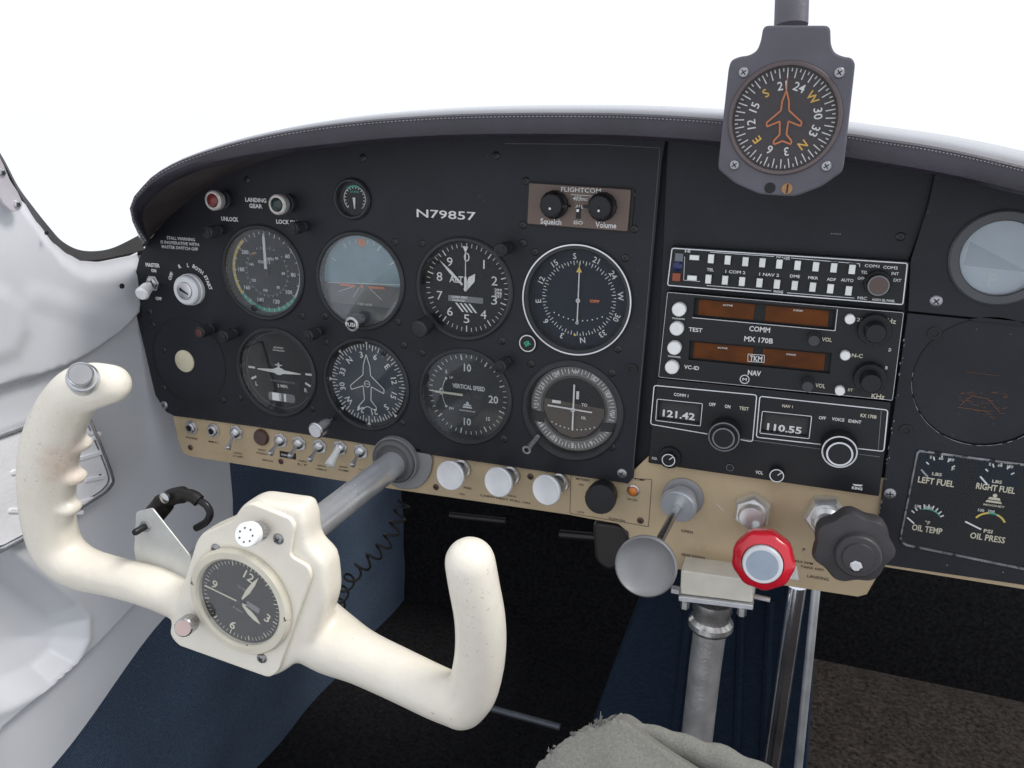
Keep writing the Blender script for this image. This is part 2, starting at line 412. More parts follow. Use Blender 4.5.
for x, y in [(190.5,447.5),(281,461.5),(530.5,476.5),(436,487),(640.5,520.5)]: p = P(x,y,ST); put_screw(sk, p.x, p.y, ST)
for x, y in [(934.5,333),(632,369),(906,430)]:
    p = P(x,y,.0005); mb = MB(); mb.use(BK).lathe([(.0042,0),(.0042,.001),(.0024,.001),(.0022,.0002),(.0001,.0001)], (p.x,p.y,.0004), n=20)
    mb.build('hole_plug', BK, panel)
p = P(185,361); mb = MB().use(CREAM).lathe([(.0105,0),(.0105,.001),(.0095,.0016),(.001,.0018)], (p.x,p.y,0), n=32); mb.build('cream_dot', CREAM, panel)
p = P(528,343); mb = MB().use(BK).lathe([(.0072,0),(.0072,.0012),(.0001,.0012)], (p.x,p.y,0), n=32)
mb.use(WH).ring(.0060,.0068,(p.x,p.y,.0016)); mb.use(GR); mb.text('SR',p.x,p.y,.0016,.0035,.0055,rot=.5,bold=.04); mb.build('placard', BK, panel)
# ------------------------------------------------------------------ round gauges
DZ = -.0060                                            # dial depth
def gauge(name, key, label, dial, needle=None, r=R0, glass=GL, bez=BZ, zf=.0022, cat='gauge', org=None, base=DIAL, zd=DZ, lip=.0040, group=None):
    u, v = G[key] if key else org[:2]
    t = thing(name, (u,v,0 if not org or len(org) < 3 else org[2]), label, cat, group)
    if org: u, v = org[:2]
    z0 = ORG[t.name].z; Z = lambda h: z0+h
    mb = MB().use(bez); ri = r-lip
    mb.lathe([(ri,Z(zd-.001)),(ri,Z(zf*.5)),(ri+.0008,Z(zf)),(r-.0012,Z(zf)),(r,Z(zf*.55)),(r,Z(.0002)),(r-.0032,Z(.0002)),(r-.0032,Z(zd-.001))], (u,v,0), n=72, closed=True)
    mb.build('bezel', bez, t)
    T = Matrix.Translation((u,v,Z(zd)))
    mb = MB(T).use(base); mb.disc(ri+.0003, (0,0,0), 64); dial(mb); mb.build('dial', base, t)
    if needle:
        mb = MB(T); needle(mb); mb.build('needle', mb.mats[0], t)
    if glass:
        mb = MB(T).use(glass); g = -zd+zf*.25
        mb.lathe([(ri,g-.0008),(ri,g)], n=64); mb.build('glass', glass, t)
    return t
z1 = .0003
def ring_ticks(mb, n, r0, r1, w, every=None, a0=PI/2, skip=None):
    for i in range(n):
        if skip and skip(i): continue
        mb.tick(a0-2*PI*i/n, r0, r1, w, z1)
def plane_outline(mb, s, w, z, m):
    pts = [(0,1),(.12,.62),(.14,.30),(.62,-.12),(.60,-.26),(.15,-.08),(.12,-.55),(.32,-.78),(.30,-.9),(0,-.78)]
    pts = pts + [(-x,y) for x,y in reversed(pts[1:-1])]
    mb.use(m); mb.pline([(x*s,y*s) for x,y in pts], w, z, True)
# airspeed
def d_asi(mb):
    rr = .0355
    mb.use(YL).ring(rr-.0028, rr, (0,0,z1), R(130), R(218), 24)
    mb.use(GR).ring(rr-.0034, rr, (0,0,z1), R(218), R(325), 24)
    mb.use(WH).ring(rr-.0030, rr-.0002, (0,0,z1), R(-38), R(42), 24)
    mb.use(GYM).ring(.0203,.0206,(0,0,z1*.8))
    mb.use(WH)
    for i in range(40):
        a = PI/2-2*PI*i/40
        mb.tick(a, rr-.0045 if i % 2 == 0 else rr-.003, rr-.0006, .0006, z1*2)
    for k, t in enumerate(['60','80','100','120','140','160','180','200']):
        a = PI/2-R(55+k*36); mb.text(t, .0265*math.cos(a), .0265*math.sin(a), z1, .0034)
    for k, t in enumerate(['40','60','80','100','120','140']):
        a = PI/2-R(40+k*50); mb.text(t, .0165*math.cos(a), .0165*math.sin(a), z1, .0024)
    for i in range(30): mb.tick(PI/2-2*PI*i/30, .0208, .0222, .0004, z1)
    mb.text('KNOTS', -.002, .0085, z1, .0026); mb.text('MPH', .004, .0115, z1, .0026); mb.use(AMW); mb.text('TAS', -.012, .0155, z1, .002, rot=.5)
    mb.use(DIALB).box((-.016,.0165,z1),(.016,.019,z1*1.5))
def n_asi(mb): mb.use(WH).shape([(-.0010,-.002),(.0010,-.002),(.0014,0),(.0012,.030),(0,.034),(-.0012,.030),(-.0014,0)], .0014, .002); mb.use(BK).lathe([(.003,.001),(.003,.0026),(.001,.003)], n=20)
gauge('airspeed_indicator','asi','airspeed gauge with yellow, green and white rim arcs, top left of the six round dials', d_asi, n_asi, glass=GLH)
# attitude
def d_att(mb):
    rr = .0370; hz = -.0035
    def seg(y0, up, m, z, r_=rr, tilt=0):
        a = math.asin(y0/r_); pts = []
        if up: rng = [a+(PI-2*a)*i/30 for i in range(31)]
        else: rng = [PI-a+(PI+2*a)*i/30 for i in range(31)]
        mb.use(m).poly([(r_*math.cos(t), r_*math.sin(t)) for t in rng], z)
    seg(hz, True, SKY1, z1); seg(hz, False, GND1, z1)
    seg(-.0215, False, BK, z1*3, .0373)
    mb.use(WH).line((-.034,hz-.001), (.035,hz+.0022), .0008, z1*2)
    for a in (30,60,120,150): mb.tick(R(a), .029, .034, .0009, z1*2)
    for a in (80,100,70,110): mb.tick(R(a), .031, .034, .0006, z1*2)
    mb.use(OR).poly([(-.004,.034),(.004,.034),(.003,.028),(-.003,.028)], z1*2)
    mb.use(WH)
    for x0, x1 in ((-.004,-.010),(.006,.017),(-.010,-.024)): mb.line((x0,hz-.003), (x1,hz-.012 if abs(x1) < .02 else hz-.008), .0006, z1*2)
    mb.text('100 MM', .001, -.0205, z1*2, .0024, .013)
def n_att(mb):
    mb.use(OR).shape([(-.021,-.0038),(-.006,-.0042),(-.006,-.0062),(-.021,-.0058)], .0018, .0026)
    mb.shape([(.021,-.0038),(.006,-.0042),(.006,-.0062),(.021,-.0058)], .0018, .0026); mb.lathe([(.0014,.0018),(.0014,.0028),(.0005,.003)], (0,-.0052,0), n=16)
t = gauge('attitude_indicator','att','artificial horizon gauge with pale blue sky half and orange wing bars', d_att, n_att, glass=glass_mat('cover_glass_sky', (.95,.97,.98), 1.0, haze=.05))
def knob_part(t, name, p0, p1, prof, m, cap=None, n=28, lobes=None):
    """knob along the line p0->p1; prof given as (radius, fraction of length)"""
    L = (p1-p0).length; T = frame(p0, p1-p0)
    mb = MB().use(m); mb.lathe([(r, f*L) for r, f in prof], T=T, n=n, lobes=lobes)
    if cap: cap(mb, T, L)
    return mb.build(name, m, t)
def ncap(m, r, txt=None):
    def f(mb, T, L):
        mb.use(m).disc(r, (0,0,L+.0002), 24, T=T)
        if txt: mb.use(WH); mb.text(txt, 0, 0, L+.0004, r*.8, T=T)
    return f
def tip(base, tip_px, n): return P(*base, 0), P(*tip_px, n)
p0, p1 = P(361,321,0), P(351.5,324.5,.016)
knob_part(t,'knob',P(362,318,0),p1,[(.0035,0),(.0035,.3),(.0060,.32),(.0064,.5),(.0064,.97),(.0055,1)],STEEL,ncap(BK,.0043,'PUSH'))
# altimeter
def d_alt(mb):
    mb.use(WH)
    for i in range(50): mb.tick(PI/2-2*PI*i/50, .0305 if i % 5 == 0 else .0322, .0355, .0009 if i % 5 == 0 else .0005, z1)
    for k in range(10):
        a = PI/2-R(36*k); mb.text(str(k), .0248*math.cos(a), .0248*math.sin(a), z1, .0072, .0050 if k != 1 else .0012, bold=.0)
    mb.text('ALT', -.009, .0065, z1, .0052, .012)
    mb.use(GYM).box((-.016,-.0115,z1*.5),(.014,-.0068,z1*.7)); mb.use(WH); mb.text('10,000 FEET', -.006, -.0078, z1, .0018, .014); mb.text('CALIBRATED', -.007, -.0105, z1, .0016, .011)
    for i in range(4):
        x = -.010+i*.0038; mb.poly([(x,-.0125),(x+.0018,-.0125),(x+.0078,-.0195),(x+.006,-.0195)], z1)
    mb.use(BK).box((.0225,-.006,z1*.4),(.031,.002,z1*.6)); mb.use(WH)
    for k, s_ in enumerate(('299','298','297')): mb.text(s_, .0268, .0006-.0026*k, z1, .0021, .006)
def n_alt(mb):
    mb.use(WH)
    def hand(a, pts, z): 
        c, s_ = math.cos(a), math.sin(a); mb.shape([(x*c+y*s_, -x*s_+y*c) for x, y in pts], z, z+.0005)
    hand(R(-47), [(-.0008,.004),(.0008,.004),(.0012,.018),(0,.031),(-.0012,.018)], .0018)
    hand(R(32), [(-.0013,-.002),(.0013,-.002),(.0030,.009),(0,.0145),(-.0030,.009)], .0012)
    hand(0, [(-.0010,-.002),(.0010,-.002),(.0010,.009),(.0003,.010),(.0003,.029),(.0024,.0335),(-.0024,.0335),(-.0003,.029),(-.0003,.010),(-.0010,.009)], .0025)
t = gauge('altimeter','alt','altimeter gauge marked ALT with numbers 0 to 9 and striped window', d_alt, n_alt)
knob_part(t,'knob',P(430,322,0),P(418.5,330,.018),[(.004,0),(.004,.3),(.0068,.32),(.0072,.5),(.0072,.95),(.006,1)],BZ)
# turn coordinator
def d_tc(mb):
    mb.use(GYM).ring(.0350,.0353,(0,0,z1))
    mb.use(WH)
    for s_ in (-1,1):
        mb.box((s_*.0300-.0035,-.0008,z1*.5),(s_*.0300+.0035,.0010,z1))
        T = Matrix.Translation((s_*.0285,-.0095,0)) @ Matrix.Rotation(s_*-.45,4,'Z'); mb.add([(-.003,-.001,z1),(.003,-.001,z1),(.003,.001,z1),(-.003,.001,z1)],[(0,1,2,3)],T)
    mb.text('L', -.026, -.0150, z1, .0035); mb.text('R', .026, -.0150, z1, .0035)
    mb.text('NO PITCH', .0, .0215, z1, .0015, .010); mb.text('INFORMATION', 0, .0190, z1, .0012, .012)
    mb.use(GYM); mb.text('TURN COORDINATOR', .002, -.0098, z1, .0018, .026); mb.use(WH); mb.text('2 MIN.', .002, -.0140, z1, .0028)
    mb.use(GYM).shape(rpoly([(-.014,-.021),(.014,-.021),(.014,-.029),(-.014,-.029)],.003), z1*.5, z1*.8)
    mb.use(PLW).box((-.010,-.0287,z1),(-.0022,-.0213,z1*1.4)); mb.box((.0026,-.0287,z1),(.0046,-.0213,z1*1.4)); mb.use(WH).box((-.0015,-.0287,z1),(-.0006,-.0213,z1*1.6))
def n_tc(mb):
    mb.use(WH).shape([(-.0225,.0004),(-.006,.0016),(-.003,.0030),(-.0010,.0034),(-.0006,.0080),(.0006,.0080),(.0010,.0034),(.003,.0030),(.006,.0016),(.0225,.0004),(.0225,-.0004),(.004,-.0018),(.0016,-.0032),(-.0016,-.0032),(-.004,-.0018),(-.0225,-.0004)], .0015, .0022)
    mb.box((-.0035,.0055,.0015),(.0035,.0063,.0022))
gauge('turn_coordinator','tc','turn coordinator gauge with white airplane silhouette and slip ball', d_tc, n_tc, glass=GL)
# directional gyro
def compass_rose(mb, r_in, r_mid, r_out, rt, cap, heading, m=WH, n=72, w=.0006, letters=None, cm=None):
    mb.use(m)
    for i in range(n): mb.tick(PI/2-2*PI*i/n, r_in if i % 2 == 0 else r_mid, r_out, w, z1)
    for k, s_ in enumerate(['N','3','6','E','12','15','S','21','24','W','30','33']):
        a = PI/2-R(k*30-heading); mb.use(cm if (cm and s_ in 'NESW') else m)
        mb.text(s_, rt*math.cos(a), rt*math.sin(a), z1, cap, rot=a-PI/2, bold=.012)
def d_dg(mb):
    mb.use(mat('dial_slate', (.050,.062,.078), .55, spec=.3)).disc(.0352, (0,0,z1*.4), 64)
    compass_rose(mb, .0298, .0322, .0350, .0258, .0052, 42, w=.0007)
    mb.use(WH)
    for k in range(8):
        a = PI/2-R(45*k); mb.poly([(.0376*math.cos(a+.045),.0376*math.sin(a+.045)),(.0345*math.cos(a),.0345*math.sin(a)),(.0376*math.cos(a-.045),.0376*math.sin(a-.045))], z1*1.5)
def n_dg(mb): plane_outline(mb, .0262, .0007, .0016, WH); mb.ring(.0024,.0030,(0,0,.0016)); mb.line((-.003,0),(.003,0),.0004,.0016)
t = gauge('directional_gyro','dg','', d_dg, n_dg, zd=-.0035, lip=.0034)
t['label'] = 'directional gyro dial with white outlined airplane, directly below the artificial horizon'
knob_part(t,'knob',P(335,417,0),P(315,431,.030),[(.0022,0),(.0022,.42),(.0056,.44),(.0060,.5),(.0060,.72),(.0072,.74),(.0072,.97),(.0062,1)],STEEL,ncap(ALUW,.0058), n=24)
# vertical speed
def d_vsi(mb):
    mb.use(WH)
    for i in range(45):
        a = PI-R(8*i)
        mb.tick(a, .0300 if i % 5 == 0 else .0318, .0348, .0011 if i % 5 == 0 else .0006, z1)
    mb.text('10', 0, .0235, z1, .0062, .0065); mb.text('10', 0, -.0235, z1, .0062, .0065); mb.text('20', .0230, -.001, z1, .0062, .0085); mb.text('0', -.0235, .0005, z1, .0058)
    mb.text('5', -.019, .018, z1, .0030); mb.text('15', .0185, -.0185, z1, .0030)
    mb.text('VERTICAL SPEED', .001, .0068, z1, .0036, .029, bold=.03)
    mb.ring(.0225,.0230,(0,0,z1),R(148),R(212),16)
    for s_ in (1,-1): mb.disc(.0012,(-.0192,s_*.0122,z1),10); mb.text('UP' if s_ > 0 else 'DN', -.0145, s_*.0135, z1, .002)
    mb.poly([(-.0045,-.0115),(.0045,-.0115),(.003,-.0082),(-.003,-.0082)], z1); mb.use(DIAL).line((-.005,-.0097),(.005,-.0097),.0005,z1*1.5); mb.use(WH).disc(.0013,(0,-.0072,z1),8)
    mb.text('100 FEET PER MINUTE', 0, -.0140, z1, .0012, .014)
def n_vsi(mb): mb.use(CW).shape([(-.0012,-.0010),(-.028,-.0006),(-.030,.0003),(-.028,.0010),(-.0012,.0010)], .0016, .0022); mb.use(DIAL).lathe([(.0034,.0010),(.0034,.0026),(.001,.003)], n=20)
gauge('vertical_speed_indicator','vsi','vertical speed gauge marked 10 and 20 with cream needle pointing left at zero', d_vsi, n_vsi, glass=GLH)
# HSI style nav indicator
def d_hsi(mb):
    compass_rose(mb, .0258, .0272, .0290, .0325, .0044, 188, n=72, w=.0005)
    mb.use(WH)
    for i in range(11):
        x = -.0190+i*.0038; mb.disc(.00055, (x, -.0125-.0045*(1-(x/.019)**2)*1.0, z1), 8)
    mb.use(YL).disc(.0009,(-.0018,-.0285,z1*2),10)
    mb.use(OR); mb.text('OFF', .0125, -.001, z1, .0022, .0075)
    mb.box((.009,-.0005,z1*.3),(.016,-.0002,z1*.6))
def n_hsi(mb):
    mb.use(WH).shape([(-.0004,-.018),(.0004,-.018),(.0004,.0225),(-.0004,.0225)], .0016, .0022); mb.ring(.0010,.0017,(0,-.0012,.0024)); mb.ring(.0006,.0012,(0,-.0185,.0024))
    mb.use(YL).shape([(-.0022,.0205),(.0022,.0205),(.0003,.0245),(.0003,.028),(-.0003,.028),(-.0003,.0245)], .0024, .0028)
t = gauge('course_deviation_indicator','hsi','blue-black nav dial with thin white rim ring, single upright needle and compass letters', d_hsi, n_hsi, r=.0424, base=DIALB, lip=.0045)
mb = MB().use(ALU); u, v = G['hsi']; mb.lathe([(.0416,.0026),(.0416,.0034),(.0428,.0034),(.0428,.0008),(.0424,.0008)], (u,v,0), n=80, closed=False) if False else mb.lathe([(.0413,.0026),(.0413,.0034),(.0423,.0034),(.0423,.0026)], (u,v,0), n=80, closed=True)
mb.build('trim_ring', ALU, t)
# VOR
def d_vor(mb):
    mb.use(mat('dial_grey_brown', (.060,.056,.052), .6)).ring(.0255,.0358,(0,0,z1*.2))
    mb.use(mat('dial_grey_ring', (.17,.17,.165), .6)).ring(.0275,.0352,(0,0,z1*.5))
    compass_rose(mb, .0290, .0305, .0335, .0312, .0040, 270, n=72, w=.0007)
    mb.use(BK).poly([(-.036,-.004),(-.023,-.006),(-.024,-.015),(-.036,-.014)], z1*2); mb.poly([(.036,-.007),(.023,-.008),(.022,-.016),(.034,-.015)], z1*2)
    mb.use(mat('dial_brown', (.075,.062,.050), .6)).poly([(x,y) for x,y in [(-.0245,.006),(.0245,.003),(.0245,-.004),(.020,-.013),(.011,-.0215),(0,-.0245),(-.011,-.0215),(-.020,-.013),(-.0248,-.003)]], z1*.8)
    mb.use(WH)
    for i in range(11):
        x = -.0175+i*.0035; mb.disc(.0006, (x, -.0132-.0040*(1-(x/.0175)**2), z1*2), 8)
    mb.text('TO', .0085, .0045, z1*2, .0024); mb.text('FR', .0085, -.0065, z1*2, .0024)
    mb.box((.0016,.0085,z1*1.5),(.0038,.0150,z1*2)); mb.box((-.0180,.0030,z1*1.5),(-.0108,.0054,z1*2))
def n_vor(mb):
    mb.use(WH).shape([(-.0006,-.0175),(.0006,-.0175),(.0006,.0205),(-.0006,.0205)], .0016, .0022)
    mb.shape([(-.0210,.0018),(-.0210,.0006),(.0155,-.0008),(.0155,.0003)], .0024, .0029); mb.ring(.0013,.0019,(0,0,.0032))
t = gauge('omni_bearing_indicator','vor','nav gauge with crossed white needles and wide pale rim, bottom right of the round dials', d_vor, n_vor, lip=.0050)
knob_part(t,'knob',P(537,437,0),P(526.5,450,.022),[(.0026,0),(.0026,.9),(.0034,.91),(.0036,1)],STEEL,ncap(BK,.0020), n=20)
# suction gauge
def d_suc(mb):
    mb.use(WH)
    for i in range(15): mb.tick(R(225-18*i), .0080, .0096, .0006, z1)
    mb.ring(.0095,.0100,(0,0,z1),R(-50),R(230),32); mb.use(GR).ring(.0092,.0106,(0,0,z1*2),R(62),R(128),12)
    mb.text('SUCTION', 0,.0055,z1,.0016,.008)
def n_suc(mb): mb.use(WH).shape([(-.0012,.001),(.0012,.001),(.0005,-.0078),(-.0002,-.0078)], .001, .0015)
gauge('suction_gauge',None,'small round suction gauge with green top arc above the artificial horizon', d_suc, n_suc, r=.0165, org=(sg[0],sg[1],0), lip=.0032, zd=-.003, zf=.0035)
# temperature gauge on the right
def d_cht(mb):
    mb.use(mat('dial_bright_reflection', (.50,.55,.60), .5)).disc(.026, (0,0,z1*.3), 64)  # pale disc: bright reflection of the cover glass painted on the dial
    mb.use(mat('dial_slate_reflection', (.33,.38,.43), .5)).poly([(-.0185,.009),(-.020,-.0065),(.018,-.0085)], z1*.6)  # slate wedge: darker part of the painted glass reflection
    mb.use(WH).pline([(-.0185,.012),(-.0205,-.007),(.022,-.009)], .0005, z1)
    mb.text('F', -.002, -.0145, z1*2, .0085, .0044, bold=.03); mb.text('O', -.0068, -.0118, z1*2, .0030, .0026)
gauge('temperature_gauge',None,'large round gauge marked F with milky glass at the right edge', d_cht, None, r=P(1001,258).x-P(947.5,258).x, org=(fg.x,fg.y,.0005), lip=.0068, zf=.0022, glass=GLB, bez=mat('bezel_grey', (.060,.063,.070), .4, bump=.2, bscale=700), zd=-.004)
# ------------------------------------------------------------------ blank round cover, right
p = P(985,383,.0005)
mb = MB(Matrix.Translation(p)).use(PB); mb.lathe([(.0436,-.0035),(.0436,-.0022),(.0432,-.0018),(.0001,-.0018)], n=64)
mb.use(mat('scratch_orange', (.12,.055,.028), .7))
random.seed(3)
for i in range(46):
    x = random.uniform(-.014,.014); y = random.uniform(-.022,-.004)-abs(x)*.2; a = random.uniform(-.4,.4)
    mb.line((x,y),(x+random.uniform(.001,.004),y+a*.003),random.uniform(.00015,.0004),-.0015+i*1e-6)
mb.pline([(-.012,-.018),(-.006,-.010),(.004,-.011),(.012,-.019)],.0005,-.0013); mb.line((-.013,-.019),(.006,-.0195),.0005,-.0013); mb.line((-.012,.006),(.008,.0055),.0003,-.0013)
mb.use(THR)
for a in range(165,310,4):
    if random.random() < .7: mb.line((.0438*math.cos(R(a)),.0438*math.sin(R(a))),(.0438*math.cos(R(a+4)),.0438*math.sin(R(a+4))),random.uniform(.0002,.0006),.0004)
o = mb.build('blank_cover', PB, None, org=p); tag(o,'round black blank cover with orange scratches below the milky gauge','cover plate')
# ------------------------------------------------------------------ engine cluster
cl = pxs([(917,449),(1075,470),(1060,577),(898,544)],.0005)
t = thing('engine_gauge_cluster', (*cl[0],.0005), 'rectangular fuel and oil gauge cluster with silver edged window, lower right corner', 'gauge cluster')
out = rpoly(cl, [.002,.004,.006,.006])
inn = rpoly([( (x-sum(c[0] for c in cl)/4)*.975+sum(c[0] for c in cl)/4, (y-sum(c[1] for c in cl)/4)*.955+sum(c[1] for c in cl)/4) for x,y in cl], [.002,.004,.006,.006])
FM = mat('worn_frame', (.20,.20,.21), .4, .6, var=.5, vscale=90, fleck=((.02,.02,.02), 120, .55)); mb = MB().use(FM); mb.shape(out, .0005, .0018, [inn], bevel=.0003); mb.build('frame', FM, t)
mb = MB().use(DIAL); mb.shape(inn, .0003, .0007)
def cluster(mb):
    z = .0008
    def T_(s_, x, y, cap, w, m=CW, bold=.02): mb.use(m); ptext(mb, s_, x, y, cap, w, n=z, bold=bold)
    for cx, cy in ((938,468),(997,475)):
        mb.use(DIALB); q = pxs([(cx-20,cy-16),(cx+24,cy-12),(cx+22,cy+14),(cx-22,cy+10)],z); mb.poly(q, z)
    T_('LEFT FUEL',936,481.5,6,37); T_('RIGHT FUEL',995.5,488,6,40); T_('LBS',937,474,3,10); T_('LBS',997,481.5,3,10)
    T_('OIL TEMP',927,529,6,31); T_('OIL PRESS',987.5,537.5,6,36); T_('PSI',988,531,3.5,9); T_('°F',927.5,522.5,3.5,5)
    for (cx, cy, col) in ((939,472,WH),(998,479,WH),(926,521,GR),(989,525,YL)):
        c = P(cx,cy,z); s_ = sc(cx,cy,z); mb.use(WH)
        for i in range(9 if col is GR else 5):
            a = R(150-(120/(8 if col is GR else 4))*i); rx = 19*s_[0] if col is not WH else 17*s_[0]; ry = 17*s_[1]
            if col is YL: continue
            mb.line((c.x+rx*.80*math.cos(a), c.y+ry*.76*math.sin(a)), (c.x+rx*math.cos(a), c.y+ry*math.sin(a)), .0009, z+Z1)
        if col is GR: mb.use(GR).ring(rx*.83, rx*.90, (c.x,c.y-.001,z+Z1*.7), R(40), R(110), 12)
        if col is YL:
            rx = 18*s_[0]; mb.use(YL).ring(rx*.88, rx, (c.x,c.y-.001,z+Z1), R(125), R(150), 8); mb.ring(rx*.88, rx, (c.x,c.y-.001,z+Z1), R(28), R(70), 8)
            mb.use(GR).ring(rx*.88, rx, (c.x,c.y-.001,z+Z1), R(70), R(100), 8); mb.use(YL).ring(rx*.88, rx, (c.x,c.y-.001,z+Z1), R(100), R(125), 8)
        mb.use(WH)
        a = P(cx-18,cy-3,z); b = P(cx-11,cy+5,z)
        if col is YL: a = P(cx-24,cy-4,z); b = P(cx-8,cy+4,z)
        if col is GR: a = P(cx-19,cy-4,z); b = P(cx-12,cy+2,z)
        mb.line((a.x,a.y),(b.x,b.y),.0011,z+Z1*2)
        for i, s2 in enumerate(('E','60','120') if col is WH else ('100','200')):
            ptext(mb, s2, cx-8+10*i, cy-15+(1.2*i), 2.8, None, n=z)
    T_('F',953,469,2.5,3); 
    q = P(994,500,z); mb.use(CW); mb.poly([(q.x-.005,q.y-.002),(q.x+.005,q.y-.002),(q.x+.003,q.y+.002),(q.x-.003,q.y+.002)],z+Z1); mb.disc(.0014,(q.x,q.y+.0034,z+Z1),10)
    mb.use(DIAL).line((q.x-.006,q.y),(q.x+.006,q.y),.0006,z+Z1*2); T_('MOONEY',994,505.5,2,22)
cluster(mb); mb.build('dial', DIAL, t)
mb = MB().use(GLC); mb.shape(inn, .0013, .0016); mb.build('glass', GLC, t)
# ------------------------------------------------------------------ knobs, lamps and switches on the flight plate
# post lights
def post_proto(label, m, tipm, r=.0052, L=.020):
    t = thing('post_light', (0,0,0), label, 'light', 'post lights beside the dials')
    mb = MB().use(m); mb.lathe([(r*.8,0),(r*.8,L*.25),(r*.62,L*.28),(r*.62,L*.4),(r,L*.42),(r,L*.95),(r*.85,L)], n=24); mb.build('housing', m, t)
    mb = MB().use(tipm); mb.lathe([(r*.7,L*.98),(r*.7,L*1.04),(r*.2,L*1.08)], n=20); mb.build('lens', tipm, t)
    return t
pl = [(222,230,'dark post light just left of the airspeed gauge top'),(306,226,'dark post light at upper right of the airspeed gauge, under LOCK DN'),
      (237,332,'right one of two dark post lights below the airspeed gauge, grey tip'),(320,331,'dark post light at upper right of the turn coordinator'),
      (509,247,'dark post light overlapping the altimeter rim, upper right'),(508,361,'dark post light overlapping the vertical speed gauge rim, upper right')]
pr = post_proto(pl[0][2], BZ, BK); 
for i, (x, y, lab) in enumerate(pl):
    p = P(x,y,0)
    if i == 0: pr.location = B(p); ORG[pr.name] = p
    else: dup(pr, p, lab)
pr2 = post_proto('left one of two dark post lights below the airspeed gauge, dull red tip', BZ, DRED); pr2.location = B(P(214,328,0))
# indicator lamps
def lamp(x, y, label, lens):
    t = thing('indicator_lamp', P(x,y,0), label, 'indicator lamp', 'landing gear indicator lamps'); c = P(x,y,0)
    mb = MB().use(BZ); mb.lathe([(.0075,0),(.0075,.006),(.006,.0065),(.006,.013)], c, n=28); mb.build('housing', BZ, t)
    WC = mat('collar_worn', (.52,.49,.46), .4, .3, var=.25, vscale=200)
    mb = MB().use(WC); mb.lathe([(.0078,.012),(.0082,.013),(.0082,.018),(.0072,.019),(.0058,.019),(.0056,.017)], c, n=32); mb.build('collar', WC, t)
    mb = MB().use(lens); mb.lathe([(.0056,.017),(.005,.0192),(.003,.0205),(.0004,.021)], c, n=28); mb.build('lens', lens, t)
lamp(227,199,'white collared indicator lamp with red lens above UNLOCK', mat('red_lens', (.16,.025,.025), .25))
lamp(290,203,'white collared indicator lamp with black lens beside LANDING GEAR', mat('smoke_lens', (.02,.035,.03), .2))
# master switch
c = P(154,283,0); t = thing('master_switch', c, 'white paddle master toggle switch at the left end of the black panel', 'switch')
mb = MB().use(STEEL); mb.lathe([(.0075,0),(.0075,.002),(.0062,.0022),(.0062,.004),(.004,.005),(.0038,.007)], c, n=6); mb.build('nut', STEEL, t)
a = c+Vector((0,0,.004)); b = P(141,295,.022); mb = MB().use(PLW); mb.tube([a, a.lerp(b,.3), a.lerp(b,.35), a.lerp(b,.9), b],[.0025,.0028,.0052,.0062,.0048],16); mb.build('paddle', PLW, t)
# ignition switch
c = P(192,289,0); t = thing('ignition_switch', c, 'round white metal ignition key switch beside the master switch', 'switch')
mb = MB().use(ALUW); mb.lathe([(.0142,0),(.0142,.0035),(.0135,.004),(.0132,.008),(.0120,.0092),(.0080,.0095),(.0078,.007)], c, n=36); mb.build('collar', ALUW, t)
mb = MB(Matrix.Translation(c)).use(STEEL); mb.lathe([(.0078,.006),(.0078,.0105),(.007,.011),(.0005,.011)], n=28); mb.use(DK); mb.shape([(-.0045,.0018),(-.003,.0028),(-.0012,.0012),(.0048,-.0022),(.0042,-.0032),(-.001,-.0010),(-.004,0)],.0105,.0113); mb.build('key_barrel', STEEL, t)
# ------------------------------------------------------------------ intercom
q = pxs([(530.5,182.7),(632,189.3),(628.5,231),(528.6,223.3)])
c = P(580,207,0); t = thing('intercom', c, 'small taupe intercom unit with two black knobs above the nav dial', 'intercom')
mb = MB().use(BK); cc = ((q[0][0]+q[1][0])/2,(q[0][1]+q[2][1])/2)
mb.shape(rpoly([(cc[0]+(x-cc[0])*1.06, cc[1]+(y-cc[1])*1.04) for x,y in q],.003), 0,.0012); mb.build('mount', BK, t)
mb = MB().use(TAN); mb.shape(rpoly(q,.0015), .0012, .0035, bevel=.0004)
mb.use(WH)
ptext(mb,'FLIGHTCOM',581,190,4.5,40,n=.0035,bold=.01); mb.line(uv(571,194.5,.0035),uv(592,196,.0035),.0004,.0039); ptext(mb,'403mc',580,198.5,4.2,15,n=.0035,shear=.25); ptext(mb,'ALL',579.5,206.5,3.4,8,n=.0035)
ptext(mb,'ISO',578.5,222.5,3.6,9,n=.0035); ptext(mb,'Squelch',551,221.5,5.4,21,n=.0035,bold=.02); ptext(mb,'Volume',606,225,5.6,21,n=.0035,bold=.02)
mb.build('faceplate', TAN, t)
for (x, y, s_) in ((555,204.5,-1),(603,206.5,1)):
    c = P(x,y,.0035); T = Matrix.Translation(c); mb = MB(T).use(BK); mb.lathe([(.0102,0),(.0102,.004),(.0088,.005),(.0080,.0115),(.0070,.012)], n=32, lobes=(14,.025,(0,1,2)))
    mb.use(BK); a = R(200 if s_ > 0 else 20); mb.add([(0,-.0014,.005),(0,.0014,.005),(.0135*s_*-1,.0009,.005),(.0135*s_*-1,-.0009,.005),(0,-.0014,.0125),(0,.0014,.0125),(.0118*s_*-1,.0009,.009),(.0118*s_*-1,-.0009,.009)],[(4,5,6,7),(0,3,7,4),(1,5,6,2),(2,6,7,3)])
    mb.use(WH).disc(.0009,(0,-.002,.0129),10); mb.build('knob', BK, t)
